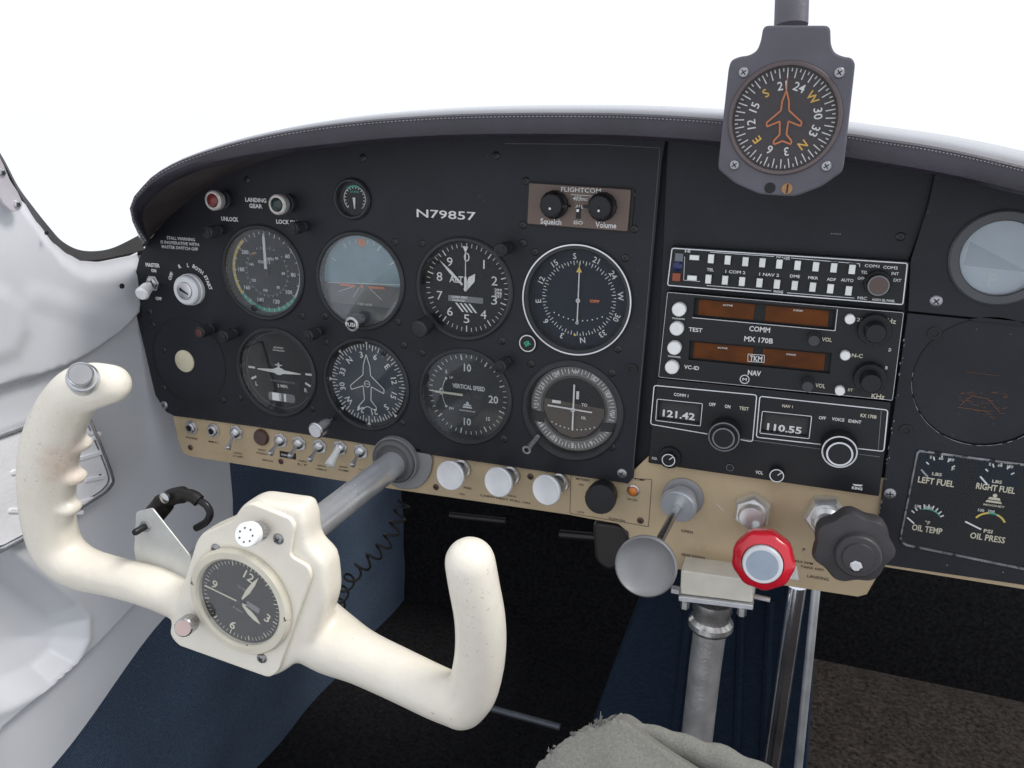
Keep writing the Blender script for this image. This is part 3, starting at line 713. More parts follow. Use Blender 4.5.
c = P(578.5,213,.0035); mb = MB(Matrix.Translation(c)).use(BK); mb.box((-.0016,-.004,0),(.0016,.004,.0008)); mb.use(PLW).box((-.0009,.001,.0008),(.0009,.003,.003),.0002); mb.build('slide_switch', BK, t)
# ------------------------------------------------------------------ radio stack
def Zx(ox, oy, k): return lambda x, y: (ox+x/k, oy+y/k)
z7 = Zx(650,230,3.793); z8 = Zx(640,370,3.938)
FZ = .003
def faceplate(name, q, t, m=BK, zf=FZ, r=.0015, holes=()):
    mb = MB().use(m); mb.shape(rpoly(q, r), -.004, zf, holes, bevel=.0005); return mb
# audio selector
q = pxs([(670.6,246.3),(909.7,261.6),(904.4,306.5),(665.8,286.7)], FZ)
t = thing('audio_selector', (*q[0],0), 'narrow black audio panel with two rows of white push buttons, top of the radio stack', 'audio panel')
mb = faceplate('faceplate', q, t); mb.use(ALUW)
inset = lambda q, d: [(x+(d if i in (0,3) else -d), y+(-d if i in (0,1) else d)) for i, (x, y) in enumerate(q)]
qi = rpoly(inset(q,.0012),.0015); mb.pline(qi, .0007, FZ+.0003, True)
def zt(mb, z, s_, x, y, cap, w=None, bold=.02, n=FZ, m=WH, rot=0):
    a = z(x,y); mb.use(m); k = z(1,0)[0]-z(0,0)[0]; ptext(mb, s_, a[0], a[1], cap*k, (w*k if w else None), n=n, bold=bold, rot=rot)
for s_, x, y, w in [('TEL',229,150,26),('1 COM 2',324,159,76),('1 NAV 2',452,169,76),('DME',550,175,38),('MKR',619,181,38),('ADF',688,187,34),('AUTO',748,190,48),('COM1',842,136,56),('COM2',912,142,56),('TEL',813,160,26),('OFF',800,183,26),('INT',930,165,28),('EXT',938,190,30),('MIC',805,258,36),('AUDIO SEL PANEL',885,266,88),('SPEAKER',505,106,54),('PHONE',487,234,36),('HI',143,80,20)]:
    zt(mb, z7, s_, x, y, 11 if w < 80 or 'M' in s_[:4] else 9, w)
mb.use(ALUW)
mb.pline([uv(*z7(x,y),FZ) for x,y in [(228,84),(470,100)]], .0004, FZ+.0003); mb.pline([uv(*z7(x,y),FZ) for x,y in [(535,106),(795,128),(795,140)]], .0004, FZ+.0003); mb.pline([uv(*z7(x,y),FZ) for x,y in [(215,210),(460,230)]], .0004, FZ+.0003); mb.pline([uv(*z7(x,y),FZ) for x,y in [(520,238),(775,258)]], .0004, FZ+.0003)
mb.pline([uv(*z7(x,y),FZ) for x,y in [(132,100),(128,190),(190,195)]], .0003, FZ+.0003)
mb.use(WH); a = [uv(*z7(x,y),FZ) for x,y in [(855,157),(872,159),(862,168)]]; mb.poly(a, FZ+.0003)
mb.build('faceplate', BK, t)
top = [(233,107),(296,112),(363,118),(427,122),(491,127),(560,132),(629,137),(697,141),(766,147)]; bot = [(223,184),(286,188),(350,193),(416,198),(482,203),(549,208),(617,214),(684,220),(753,228)]
for x, y in top+bot:
    a = P(*z7(x,y),FZ); mb = MB(Matrix.Translation(a)).use(BK); mb.box((-.0024,-.0038,0),(.0024,.0038,.0006)); mb.use(PLG); mb.box((-.0020,-.0031,.0006),(.0020,.0031,.0035),.0004); mb.build('push_button', PLG, t)
for x, y in ((170,103),(161,180)):
    a = P(*z7(x,y),FZ); mb = MB(Matrix.Translation(a)).use(PLG); mb.box((-.0033,-.0017,0),(.0033,.0017,.003),.0004); mb.build('push_button', PLG, t)
for x, y, m, w in ((111,103,mat('dull_lens', (.14,.15,.17), .4),.0029),(105,138,BLU,.0036),(101,178,mat('dull_orange_lens', (.28,.06,.02), .4),.0029)):
    a = P(*z7(x,y),FZ); mb = MB(Matrix.Translation(a)).use(m)
    (mb.box((-w,-w,0),(w,w,.0015),.0004) if m is not BLU else mb.lathe([(w,0),(w,.001),(w*.5,.0022),(.0003,.0025)], n=20)); mb.build('marker_light', m, t)
def oknob(t, x, y, n0, r, h, m=BK, ring=None, lob=(16,.03), base=None, capm=None, line=False, name='knob', bf=.4, pn=None):
    c = P(x,y,n0 if pn is None else pn); c.z = n0; mb = MB(Matrix.Translation(c))
    hb = 0
    if base: mb.use(m).lathe([(base,0),(base,h*(bf-.05)),(base*.97,h*bf)], n=36, lobes=(24,.02,(0,1))); hb = h*(bf-.02)
    mb.use(m).lathe([(r,hb),(r*.97,h*.95),(r*.88,h)], n=36, lobes=(lob[0],lob[1],(0,1)))
    if ring: mb.use(ring)
    if ring: mb.ring(r*.84,r*.97,(0,0,h+.0003)) if not base else (mb.ring(r*.84,r*.97,(0,0,h+.0003)), mb.ring(base*.88,base*.96,(0,0,h*bf+.0003)) if base > .009 else None)
    if capm: mb.use(capm).disc(r*.82,(0,0,h+.0002),32)
    if line: mb.use(WH).line((r*.1,r*.1),(r*.6,r*.6),r*.12,h+.0005)
    return mb.build(name, m, t)
oknob(t, *z7(862,200), FZ, .0068, .012, BK, ring=GYM, lob=(8,.04), base=.0085, capm=mat('knob_brown_cap', (.09,.06,.05), .5))
# MX radio
q = pxs([(667,291.5),(904.5,312),(893,401),(658,377.5)], FZ)
t = thing('digital_radio', (*q[0],0), 'black radio with two amber display windows and four round white buttons, middle of the stack', 'radio')
W1 = [uv(*z7(x,y),FZ) for x,y in [(170,258),(703,305),(695,378),(163,328)]]; W2 = [uv(*z7(x,y),FZ) for x,y in [(152,420),(688,468),(681,545),(146,492)]]
mb = faceplate('faceplate', q, t, holes=[W1,W2])
for s_, x, y, w, c in [('COMM',416,376,80,19),('MX 170B',412,416,110,19),('TEST',173,378,52,15),('VOL',671,415,38,15),('NAV',396,542,50,19),('VC-ID',158,521,58,14),('VOL',646,590,38,15),('25',797,340,26,13),('MHz',905,344,58,18),('N-C',786,476,42,14),('KHz',865,630,50,18),('D',910,454,9,12),('B',897,522,9,12),('TRANSFER',108,336,50,6),('TRANSFER',92,480,50,6),('ST',760,606,20,10)]:
    zt(mb, z7, s_, x, y, c, w, m=(CW if s_ in ('N-C','KHz','ST','VOL','MHz') else WH))
mb.use(ALUW); mb.pline(rpoly(inset(q,.0005),.001), .00025, FZ+.0003, True)
mb.pline([uv(*z7(x,y),FZ) for x,y in [(711,300),(702,382),(160,332)]], .0004, FZ+.0003)
a = P(*z7(359,566),FZ); mb.ring(.0028,.0034,(a.x,a.y,FZ+.0003),n=24); mb.text('M',a.x,a.y,FZ+.0003,.002,.003)
mb.build('faceplate', BK, t)
for Wq, row in ((W1,[(295,285),(562,305)]),(W2,[(275,447),(536,472)])):
    mb = MB().use(DK); mb.poly(Wq, -.0005)
    def lerpq(Wq, s_, t_): 
        a = Vector(Wq[0]).lerp(Vector(Wq[1]), s_); b = Vector(Wq[3]).lerp(Vector(Wq[2]), s_); return tuple(a.lerp(b, t_))
    mb.use(AMD); k = (.44,.52) if Wq is W1 else (.46,.53)
    mb.shape([lerpq(Wq,.03,.10), lerpq(Wq,k[0],.10), lerpq(Wq,k[0],.93), lerpq(Wq,.03,.93)], -.0005, 0); mb.shape([lerpq(Wq,k[1],.10), lerpq(Wq,.96,.10), lerpq(Wq,.96,.93), lerpq(Wq,k[1],.93)], -.0005, 0)
    for x, y in row: zt(mb, z7, 'ACTIVE' if row.index((x,y)) == 0 else 'STANDBY', x, y, 6, 38, n=0)
    if Wq is W2:
        mb.use(AMD); zt(mb, z7, 'TKM', 402, 487, 20, 48, n=.0005); mb.use(WH); mb.pline([uv(*z7(x,y),.0005) for x,y in [(372,470),(434,475),(433,502),(371,498)]], .0004, .0008, True)
    mb.build('display', AMD, t)
for x, y in ((113,298),(104,370),(95,443),(86,516)):
    a = P(*z7(x,y),FZ); mb = MB(Matrix.Translation(a)).use(PLW); mb.lathe([(.0050,0),(.0050,.0045),(.0044,.0052),(.0003,.0054)], n=28); mb.build('round_button', PLW, t)
for x, y in ((758,335),(740,472),(720,605)):
    a = P(*z7(x,y),FZ); mb = MB(Matrix.Translation(a)).use(PLW); mb.lathe([(.0033,0),(.0033,.004),(.0028,.0045),(.0003,.0046)], n=24); mb.build('round_button', PLW, t)
for x, y in ((622,406),(598,577)): oknob(t, *z7(x,y), FZ, .0040, .012, mat('knob_grey', (.035,.038,.042), .45))
for x, y in ((850,372),(833,556)): oknob(t, *z7(x,y), FZ, .0068, .018, BK, base=.0105, lob=(20,.02))
# KX radio
q = pxs([(657,378.5),(891,402.5),(879,496.5),(648,463)], FZ)
t = thing('nav_com_radio', (*q[0],0), 'black radio with frequency drums 121.42 and 110.55, bottom of the radio stack', 'radio')
W1 = [uv(*z8(x,y),FZ) for x,y in [(76,122),(240,138),(232,212),(70,192)]]; W2 = [uv(*z8(x,y),FZ) for x,y in [(488,170),(669,189),(659,262),(479,241)]]
mb = faceplate('faceplate', q, t, holes=[W1,W2]); mb.use(ALUW)
def zl(pts, w=.0007, close=True, r=.002): 
    pp = [uv(*z8(x,y),FZ) for x,y in pts]; mb.use(ALUW); mb.pline(rpoly(pp,r) if close else pp, w, FZ+.0003, close)
zl([(56,60),(460,98),(443,282),(42,213)]); zl([(472,103),(976,157),(960,320),(458,264)]); zl([(68,114),(246,132),(238,220),(62,198)], .0005, r=.0008); zl([(482,162),(676,182),(666,270),(472,248)], .0005, r=.0008)
mb.use(GYM); mb.pline([uv(*z8(x,y),FZ) for x,y in [(950,160),(938,315)]], .0004, FZ+.0003); mb.pline([uv(*z8(x,y),FZ) for x,y in [(398,270),(945,342)]], .0004, FZ+.0002)
for s_, x, y, w, c in [('COMM 1',162,98,58,12),('OFF',285,135,26,13),('ON',345,143,22,13),('TEST',410,151,38,13),('NAV 1',581,142,42,11),('OFF',718,188,28,12),('VOICE',780,194,50,12),('IDENT',846,202,52,12),('KX 170B',900,181,64,13),('SQL',58,347,22,9),('VOL',470,403,30,13)]:
    zt(mb, z8, s_, x, y, c, w, m=(CW if s_ in ('TEST','KX 170B','NAV 1') else WH))
zt(mb, z8, 'KING', 855, 465, 10, 42, bold=.04); a = [uv(*z8(x,y),FZ) for x,y in [(836,448),(878,452),(870,458),(844,455)]]; mb.use(WH).poly(a, FZ+.0003)
mb.build('faceplate', BK, t)
for Wq, s_, x, y, w in ((W1,'121.42',153,176,128),(W2,'110.55',568,230,138)):
    mb = MB().use(mat('drum_dark', (.03,.03,.03), .6)); mb.poly(Wq, -.0005); zt(mb, z8, s_, x, y, 26, w, n=-.0004, bold=.03); mb.build('frequency_drum', DK, t)
oknob(t, 724, 436.5, FZ, .0082, .015, BK, ring=GYM, base=.0116, lob=(24,.015), bf=.8, pn=.014); oknob(t, 839.5, 452, FZ, .0090, .017, BK, ring=ALUW, base=.0122, lob=(24,.015), bf=.75, pn=.016)
for x, y, r in ((118,342,.0052),(355,382,.0028),(540,402,.0052)): oknob(t, *z8(x,y), FZ, r, .007 if r > .004 else .001, BK, ring=(GYM if r < .004 else ALUW), lob=(16,.02), line=r > .004, base=(.0085 if x == 118 else None))
# ------------------------------------------------------------------ switches on the tan strip
def jack(x, y):
    c = P(x,y,ST); mb = MB(Matrix.Translation(c))
    mb.use(STEEL).lathe([(.0068,0),(.0068,.0012),(.0052,.0014),(.0052,.004),(.0044,.0046),(.0030,.0046),(.0028,.001),(.0001,.001)], n=28); mb.use(DK).disc(.0027,(0,0,.0014),20); return mb
o = jack(192,427).build('headset_jack', STEEL, None, org=P(192,427,ST)); tag(o,'leftmost silver jack socket at the left end of the tan strip','jack socket','headset jacks')
o = jack(214,430).build('headset_jack', STEEL, None, org=P(214,430,ST)); tag(o,'second silver jack socket, just left of the first toggle switch','jack socket','headset jacks')
def toggle(x, y, tx, ty, label, m=CHROME, rt=.0026, rb=.0014):
    c = P(x,y,ST); t = thing('toggle_switch', c, label, 'toggle switch', 'toggle switches along the tan strip')
    mb = MB().use(STEEL); mb.lathe([(.0074,0),(.0074,.0012),(.0064,.0014)], c, n=6, ang0=.3); mb.lathe([(.0048,.001),(.0048,.004),(.0036,.0055),(.002,.006)], c, n=24); mb.build('bushing', STEEL, t)
    a = c+Vector((0,0,.004)); b = P(tx,ty,.016); m = ALU if m is CHROME else m; mb = MB().use(m); mb.tube([a,a.lerp(b,.5),a.lerp(b,.85),a.lerp(b,.96),b],[rb,rb*1.1,rt,rt,rt*.6],14); mb.build('lever', m, t)
for a in [(236.7,432,228,449,'silver toggle switch between the jack sockets and the round brown button'),(281,440,270,454.5,'silver toggle switch just right of the round brown button'),
          (299.5,443,289.5,457,'silver toggle switch right of the small black placard'),(320,446,309.5,460.5,'silver toggle switch just left of the white tipped one'),(361,451,352,466,'silver toggle switch nearest the control column')]:
    toggle(*a)
toggle(340.5,447.5,329,466,'toggle switch with fat frosted white tip near the control column', PLG, .0044, .0030)
c = P(262,437,ST); mb = MB(Matrix.Translation(c)).use(mat('brown_button', (.085,.045,.040), .4)); mb.lathe([(.0078,0),(.0078,.002),(.0068,.0035),(.0004,.004)], n=28)
tag(mb.build('push_button', None, None, org=c), 'round dark brown push button among the toggle switches','button')
# vernier / cable knobs
def cable_knob(bx, by, tx, ty, n, label):
    c = P(bx,by,ST); e = P(tx,ty,n); t = thing('pull_knob', c, label, 'knob', 'white faced pull knobs on the tan strip')
    L = (e-c).length; T = frame(c, e-c)
    mb = MB().use(STEEL); mb.lathe([(.0078,0),(.0078,.003),(.0066,.0034),(.0066,L*.34),(.0078,L*.35),(.0078,L*.45),(.0055,L*.47),(.0055,L*.75)], T=T, n=30, lobes=(15,.03,(4,5))); mb.build('shaft', STEEL, t)
    mb = MB().use(ALUW); mb.lathe([(.006,L*.7),(.0115,L*.82),(.0124,L*.88),(.0124,L*.97),(.0117,L),(.0108,L*.985),(.0004,L*.965)], T=T, n=40); mb.build('cap', ALUW, t)
cable_knob(463,468,449.5,476,.022,'leftmost of the three white faced pull knobs, next to the control column'); cable_knob(512,475,497.5,482.5,.022,'middle one of the three white faced pull knobs'); cable_knob(561,482,545.5,490.5,.022,'rightmost of the three white faced pull knobs, next to the black selector knob')
c = P(604,492,ST); t = thing('selector_knob', c, 'plain black round selector knob inside the outlined box on the tan strip', 'knob')
e = P(600,499.5,.022); T = frame(c,e-c); L = (e-c).length
mb = MB().use(BK); mb.lathe([(.0105,0),(.0118,L*.3),(.0122,L*.9),(.0114,L),(.0004,L*1.01)], T=T, n=40, lobes=(18,.012,(1,2))); mb.build('grip', BK, t)
c = P(633.5,490,ST); t = thing('indicator_light', c, 'small amber lamp right of the black selector knob', 'indicator lamp')
mb = MB(Matrix.Translation(c)).use(STEEL); mb.lathe([(.0048,0),(.0048,.0015),(.004,.002)], n=24); mb.build('ring', STEEL, t); mb = MB(Matrix.Translation(c)).use(AMB); mb.lathe([(.004,.001),(.0036,.0035),(.002,.005),(.0003,.0055)], n=24); mb.build('lens', AMB, t)
# throttle
c = P(683,497,ST); t = thing('throttle_control', c, 'throttle plunger with large grey dished metal knob pulled out', 'engine control')
mb = MB().use(GREYP); T = Matrix.Translation(c); mb.lathe([(.0160,0),(.0160,.0015),(.0150,.002),(.009,.002)], T=T, n=40); mb.build('washer', GREYP, t)
e = P(646,566,.085); T = frame(c, e-c); L = (e-c).length
TCL = mat('throttle_collar', (.50,.52,.55), .35, .5, var=.15)
mb = MB().use(TCL); mb.lathe([(.0108,.001),(.0108,.008),(.0128,.009),(.0140,.010),(.0140,.0135),(.0130,.015),(.0040,.015)], T=T, n=36); mb.build('collar', TCL, t)
mb = MB().use(STEEL); mb.lathe([(.0032,.015),(.0032,L*.88)], T=T, n=20); mb.build('rod', STEEL, t)
T = frame(e, Vector((.02,.25,1)))
mb = MB().use(GREYP); mb.lathe([(.0055,-.026),(.0062,-.018),(.0125,-.012),(.0200,-.006),(.0214,-.002),(.0214,.0015),(.0203,.0030),(.0190,.0012),(.0140,-.0022),(.0070,-.0042),(.0004,-.0048)], T=T, n=56); mb.build('knob', GREYP, t)
# mixture (red)
c = P(753,508,ST); t = thing('mixture_control', c, 'red vernier mixture knob with silver centre button', 'engine control')
e = P(762.5,564,.055); T = frame(c, e-c); L = (e-c).length
NUT = mat('nut_steel', (.72,.72,.71), .32, .75, var=.15)
mb = MB().use(NUT); mb.lathe([(.0138,0),(.0142,.002),(.0142,.010),(.0125,.0125)], c, n=6, ang0=.5); mb.lathe([(.0098,.012),(.0098,.016),(.0085,.019),(.0045,.0195)], c, n=32); mb.build('hex_nut', NUT, t)
mb = MB().use(STEEL); mb.lathe([(.0036,.012),(.0036,L*.8)], T=T, n=20); mb.build('rod', STEEL, t)
T = frame(e, Vector((-.02,.12,1)))
mb = MB().use(RED); mb.lathe([(.012,-.020),(.0198,-.019),(.0208,-.016),(.0213,-.006),(.0202,-.004),(.0180,-.002),(.0145,-.0005),(.0137,-.003)], T=T, n=72, lobes=(9,.020,(1,2,3,4))); mb.build('knob', RED, t)
mb = MB().use(ALUW); mb.lathe([(.0136,-.004),(.0136,.0015),(.0128,.0026),(.0115,.0026)], T=T, n=40); mb.use(mat('button_slate', (.33,.39,.47), .5)).disc(.0108,(0,0,.0029),36,T=T); mb.build('button', CHROME, t)
# propeller (black)
c = P(826,512,ST); t = thing('propeller_control', c, 'large black lobed vernier propeller knob at the right end of the tan strip', 'engine control')
e = P(858,556,.050); T = frame(c, e-c); L = (e-c).length
mb = MB().use(NUT); mb.lathe([(.0150,0),(.0155,.002),(.0155,.011),(.0135,.014)], c, n=6, ang0=.15); mb.lathe([(.0105,.012),(.0105,.017),(.008,.020),(.004,.0205)], c, n=32); mb.build('hex_nut', NUT, t)
mb = MB().use(STEEL); mb.lathe([(.0036,.012),(.0036,L*.8)], T=T, n=20); mb.build('rod', STEEL, t)
T = frame(e, Vector((.03,.05,1)))
KB = mat('lobed_knob_black', (.040,.037,.040), .5, bump=.2, bscale=600)
mb = MB().use(KB); mb.lathe([(.011,-.024),(.021,-.0215),(.0250,-.018),(.0258,-.010),(.0238,-.0055),(.0150,-.004)], T=T @ Matrix.Translation((-.003,.002,0)), n=84, lobes=(7,.055,(1,2,3,4))); mb.build('knob', KB, t)
mb = MB().use(KB); mb.lathe([(.0150,-.005),(.0148,.001),(.0138,.0022),(.0105,.0024),(.0100,.0040),(.0004,.0042)], T=T, n=48); mb.use(STEEL).lathe([(.0042,.0035),(.0042,.0052),(.0030,.0060)], (-.001,-.0055,0), T=T, n=7); mb.build('button', KB, t)
# ------------------------------------------------------------------ padded hood (glareshield)
NP = 90
A_ = [(147,243),(159,228),(175,211),(193,196),(212,183),(232,171),(262,159),(292,150),(335,142),(378,136),(440,131),(520,129),(600,130),(680,131),(760,135),(840,142),(920,152),(1024,172),(1130,198)]
C_ = [(146,241),(139,231),(133,218),(131.5,208),(134,200),(142,190),(155,177),(178,164),(205,154),(232,146),(262,139),(300,132),(345,126),(400,121),(470,117.5),(560,116.5),(640,118),(720,123),(800,131),(870,141),(945,153),(1024,171),(1130,198)]
def rs(l, n, num=NP):                                   # resample pixel path by arclength, then place at depth n
    pts = arcpts([Vector((x,y,0)) for x,y in l], 400); d = [0]
    for i in range(1,400): d.append(d[-1]+(pts[i]-pts[i-1]).length)
    out = []; k = 0
    for i in range(num):
        s_ = d[-1]*i/(num-1)
        while k < 398 and d[k+1] < s_: k += 1
        f = (s_-d[k])/max(1e-9,d[k+1]-d[k]); q = pts[k].lerp(pts[k+1],f); out.append(P(q.x,q.y,n))
    return out
rA = rs(A_, -.0035); rC = rs(C_, .060)
nor = []
def sm0(x): x = max(0, min(1, x)); return x*x*(3-2*x)
for i in range(NP):
    d = rC[min(i+1,NP-1)]-rC[max(i-1,0)]; nn = Vector((-d.y, d.x, 0)).normalized(); nor.append(nn)
rA = [p-q*.0022 for p, q in zip(rA, nor)]
def off(r, o, n):
    k = [(.35+.65*sm0(i/22.0) if o < 0 else 1) for i in range(NP)]
    return [Vector((p.x+q.x*o*f, p.y+q.y*o*f, n)) for p, q, f in zip(r, nor, k)]
hood = thing('padded_hood', (0,.08,.05), 'black padded leather hood with stitched lip curving over the instrument panel', 'glareshield')
mb = MB().use(BRN)
def offA(t, o, dn=0): return [Vector((a.x+(b.x-a.x)*t+q.x*o*k_, a.y+(b.y-a.y)*t+q.y*o*k_, a.z+(b.z-a.z)*t+dn)) for a, b, q, k_ in zip(rC, rA, nor, [(.3+.7*sm0(i/22.0)) for i in range(NP)])]
def cov(n, o):
    t = (.060-n)/.0635; out = []
    for i, (a, b, q) in enumerate(zip(rC, rA, nor)):
        tt = min(t, 1.0); w_ = 1-sm0(i/26.0)
        out.append(Vector((a.x+(b.x-a.x)*tt+q.x*o, a.y+(b.y-a.y)*tt*w_+q.y*o, n)))
    return out
under = offA(.17, -.0110)
mb.grid([rA, [a.lerp(b,.35)+Vector((0,.0,0)) for a,b in zip(rA,under)], [a.lerp(b,.7) for a,b in zip(rA,under)], under]); mb.build('underside', BRN, hood)
mb = MB().use(LEA)
mb.grid([offA(.22,-.0090), offA(.17,-.0115), offA(.08,-.0122,.001), offA(.02,-.0105,.001), off(rC,-.006,.0615), off(rC,-.001,.0612), off(rC,0,.0605), off(rC,.0012,.0606), cov(.0585,.0024)])
mb.build('lip', LEA, hood)
LEA2 = mat('smooth_leather_glare_haze', (.15,.147,.16), .28, coat=.6, var=.15, bump=.05, bscale=500)  # base lightened to carry glare haze on the hood top, plus dust bleaching
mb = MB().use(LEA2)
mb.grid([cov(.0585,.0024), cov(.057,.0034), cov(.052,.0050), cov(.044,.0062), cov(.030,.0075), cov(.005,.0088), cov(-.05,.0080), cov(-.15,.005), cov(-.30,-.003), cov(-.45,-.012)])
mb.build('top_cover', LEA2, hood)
mb = MB().use(THR)
fine = rs(C_, .0612, 560); 
for i in range(0, 558):
    a, b = fine[i], fine[i+1]; d = (b-a)
    if i % 2 == 0: mb.tube([a+d*.0, a+d*1.0], .00045, 5)
mb.build('stitching', THR, hood)
# ------------------------------------------------------------------ compass hanging from the windshield strip
ZC = .455
o0 = PZ(785,120,ZC); zax = (CAM-o0).normalized(); zax = (zax*.6+Vector((0,0,1))*.4).normalized()
ax_up = PZ(792,60,ZC)-PZ(783,170,ZC)
xax = ax_up.cross(zax).normalized(); yax = zax.cross(xax)
TC = Matrix((xax,yax,zax)).transposed().to_4x4(); TC.translation = o0
def K(x, y):                                            # pixel -> local compass plane coordinates
    d = ray(x,y); tt = (o0-CAM).dot(zax)/d.dot(zax); p = TC.inverted() @ (CAM+d*tt); return (p.x,p.y)
comp = thing('magnetic_compass', o0, 'grey magnetic compass with orange airplane card hanging in front of the windshield', 'compass')
z1c = Zx(700,0,3.1605)
outl = [z1c(x,y) for x,y in [(200,80),(412,80),(414,140),(424,165),(450,178),(480,182),(491,200),(488,230),(455,525),(448,545),(385,590),(300,622),(190,615),(110,580),(57,535),(58,510),(90,215),(98,190),(125,178),(155,175),(180,160),(192,130)]]
fcx, fcy = K(*z1c(266,376)); rf = abs(K(*z1c(446,380))[0]-K(*z1c(86,375))[0])/2
mb = MB(TC).use(CBOX); ol = rpoly([K(*p) for p in outl], .003)
mb.shape(ol, -.006, .0, [circ(fcx,fcy,rf*.97,64)], bevel=.0012)
mb.shape(rpoly([(fcx-rf*1.02,fcy-rf*1.0),(fcx+rf*1.02,fcy-rf*1.0),(fcx+rf*1.02,fcy+rf*.95),(fcx-rf*1.02,fcy+rf*.95)],.015), -.050, -.006, bevel=.002)
mb.build('housing', CBOX, comp)
mb = MB(TC).use(CBOX); mb.lathe([(rf*1.0,-.0005),(rf*1.0,.0010),(rf*.97,.0016),(rf*.94,.0010),(rf*.92,-.004)], (fcx,fcy,0), n=64); mb.use(CARD)
mb = MB(TC).use(mat('compass_brown_ring', (.10,.075,.075), .5)); mb.lathe([(rf*.92,-.004),(rf*.93,.0012),(rf*.98,.0016),(rf*1.0,.0008),(rf*1.0,-.004)], (fcx,fcy,0), n=64, closed=True); mb.build('bezel', None, comp)
mb = MB(TC @ Matrix.Translation((fcx,fcy,-.0045))).use(CARD); mb.disc(rf*.96,(0,0,0),64)
compass_rose(mb, rf*.72, rf*.83, rf*.89, rf*.59, rf*.15, 218, n=72, w=.0006, cm=AMW)
mb.build('card', CARD, comp)
mb = MB(TC @ Matrix.Translation((fcx,fcy,-.0030))); plane_outline(mb, rf*.50, .0009, 0, mat('plane_orange', (.50,.16,.05), .5)); mb.line((0,rf*.5),(0,rf*.72),.0005,0)
mb.build('airplane_mark', None, comp)
mb = MB(TC @ Matrix.Translation((fcx,fcy,-.0005))).use(GL); mb.lathe([(rf*.93,-.0008),(rf*.93,0)], n=64); mb.build('glass', GL, comp)
for x, y in ((138,229),(440,230),(109,521),(399,525)):
    mb = MB(TC @ Matrix.Translation((*K(*z1c(x,y)),.0001))).use(STEEL); screw(mb, SCG, .0030, .5); mb.build('screw', SCG, comp)
for x, m in ((221,DK),(275,mat('brass_screw', (.30,.17,.08), .4, .6))):
    mb = MB(TC @ Matrix.Translation((*K(*z1c(x,594 if x < 250 else 596)),.0001))).use(m); mb.lathe([(.0030,0),(.0030,.0004),(.0001,.0004)], n=18)
    if x > 250: mb.use(DK).line((0,-.0025),(0.0003,.0025),.0008,.0007)
    mb.build('adjusting_screw', m, comp)
a = PZ(791,26,ZC+.02); b = PZ(796,-120,ZC+.03)
mb = MB().use(CBOX); mb.tube([a, a.lerp(b,.5), b], .0095, 20, flat=.6); mb.build('stem', CBOX, comp)
# ------------------------------------------------------------------ control yoke
def Y(x, y, n=.205): return P(x, y, n)
pxm = lambda n=.205: 1/ (FPX/((P(240,600,n)-CAM).dot(CT @ Vector((0,0,1)))))
def rad(px, x, y, n): 
    z = (P(x,y,n)-CAM).dot(CT @ Vector((0,0,1))); return px*z/FPX
def chain(mb, pts, n=20):
    q = arcpts([P(x,y,nn) for x,y,nn,r in pts], 60)
    rr = arcpts([Vector((rad(r,x,y,nn),0,0)) for x,y,nn,r in pts], 60)
    mb.tube(q, [v.x for v in rr], n); 
    mb.sphere(q[0], rr[0].x*.999, 20); mb.sphere(q[-1], rr[-1].x*.999, 20)
hubc = P(240,600,.2)
yoke = thing('control_yoke', P(397,462,0), 'cream control wheel with ram horn grips, worn paint and a clock in the hub', 'control yoke')
mb = MB()
chain(mb, [(111,384,.222,20),(93,386,.222,24),(76,393,.220,25),(60,418,.216,27),(50,450,.212,28),(47,485,.208,27),(49,520,.206,25),(58,549,.204,24),(80,567,.203,22),(115,577,.203,20),(150,586,.203,21),(180,596,.197,23),(205,602,.190,27)])
chain(mb, [(262,606,.188,26),(284,612,.188,31),(306,624,.189,34),(333,642,.192,32),(362,657,.197,27),(400,675,.202,26),(440,694,.206,26),(462,702,.208,26)])
chain(mb, [(462,702,.208,27),(473,688,.209,26),(480,655,.212,26),(480,620,.216,26),(474,585,.220,26),(470,562,.222,26)])
for x, y, r in ((81,444,9),(76,477,9),(71,508,8.5)): mb.sphere(P(x,y,.206), rad(r,x,y,.206), 16, (1.0,.9,1.6))
hub_px = [(197,535),(232,520),(240,506),(252,500),(300,507),(303,514),(306,524),(307,545),(325,561),(329,600),(314,648),(285,672),(270,679),(176,645),(168,633)]
mb.shape(rpoly([uv(x,y,.210) for x,y in hub_px],.008), .190, .212, bevel=.004)
yb = mb.build('yoke_body', None, yoke)
md = yb.modifiers.new('r','REMESH'); md.mode = 'VOXEL'; md.voxel_size = .0019
m2 = yb.modifiers.new('s','SMOOTH'); m2.iterations = 9; m2.factor = .6
dg = bpy.context.evaluated_depsgraph_get(); me = bpy.data.meshes.new_from_object(yb.evaluated_get(dg)); yb.modifiers.clear(); yb.data = me
for p_ in me.polygons: p_.use_smooth = True
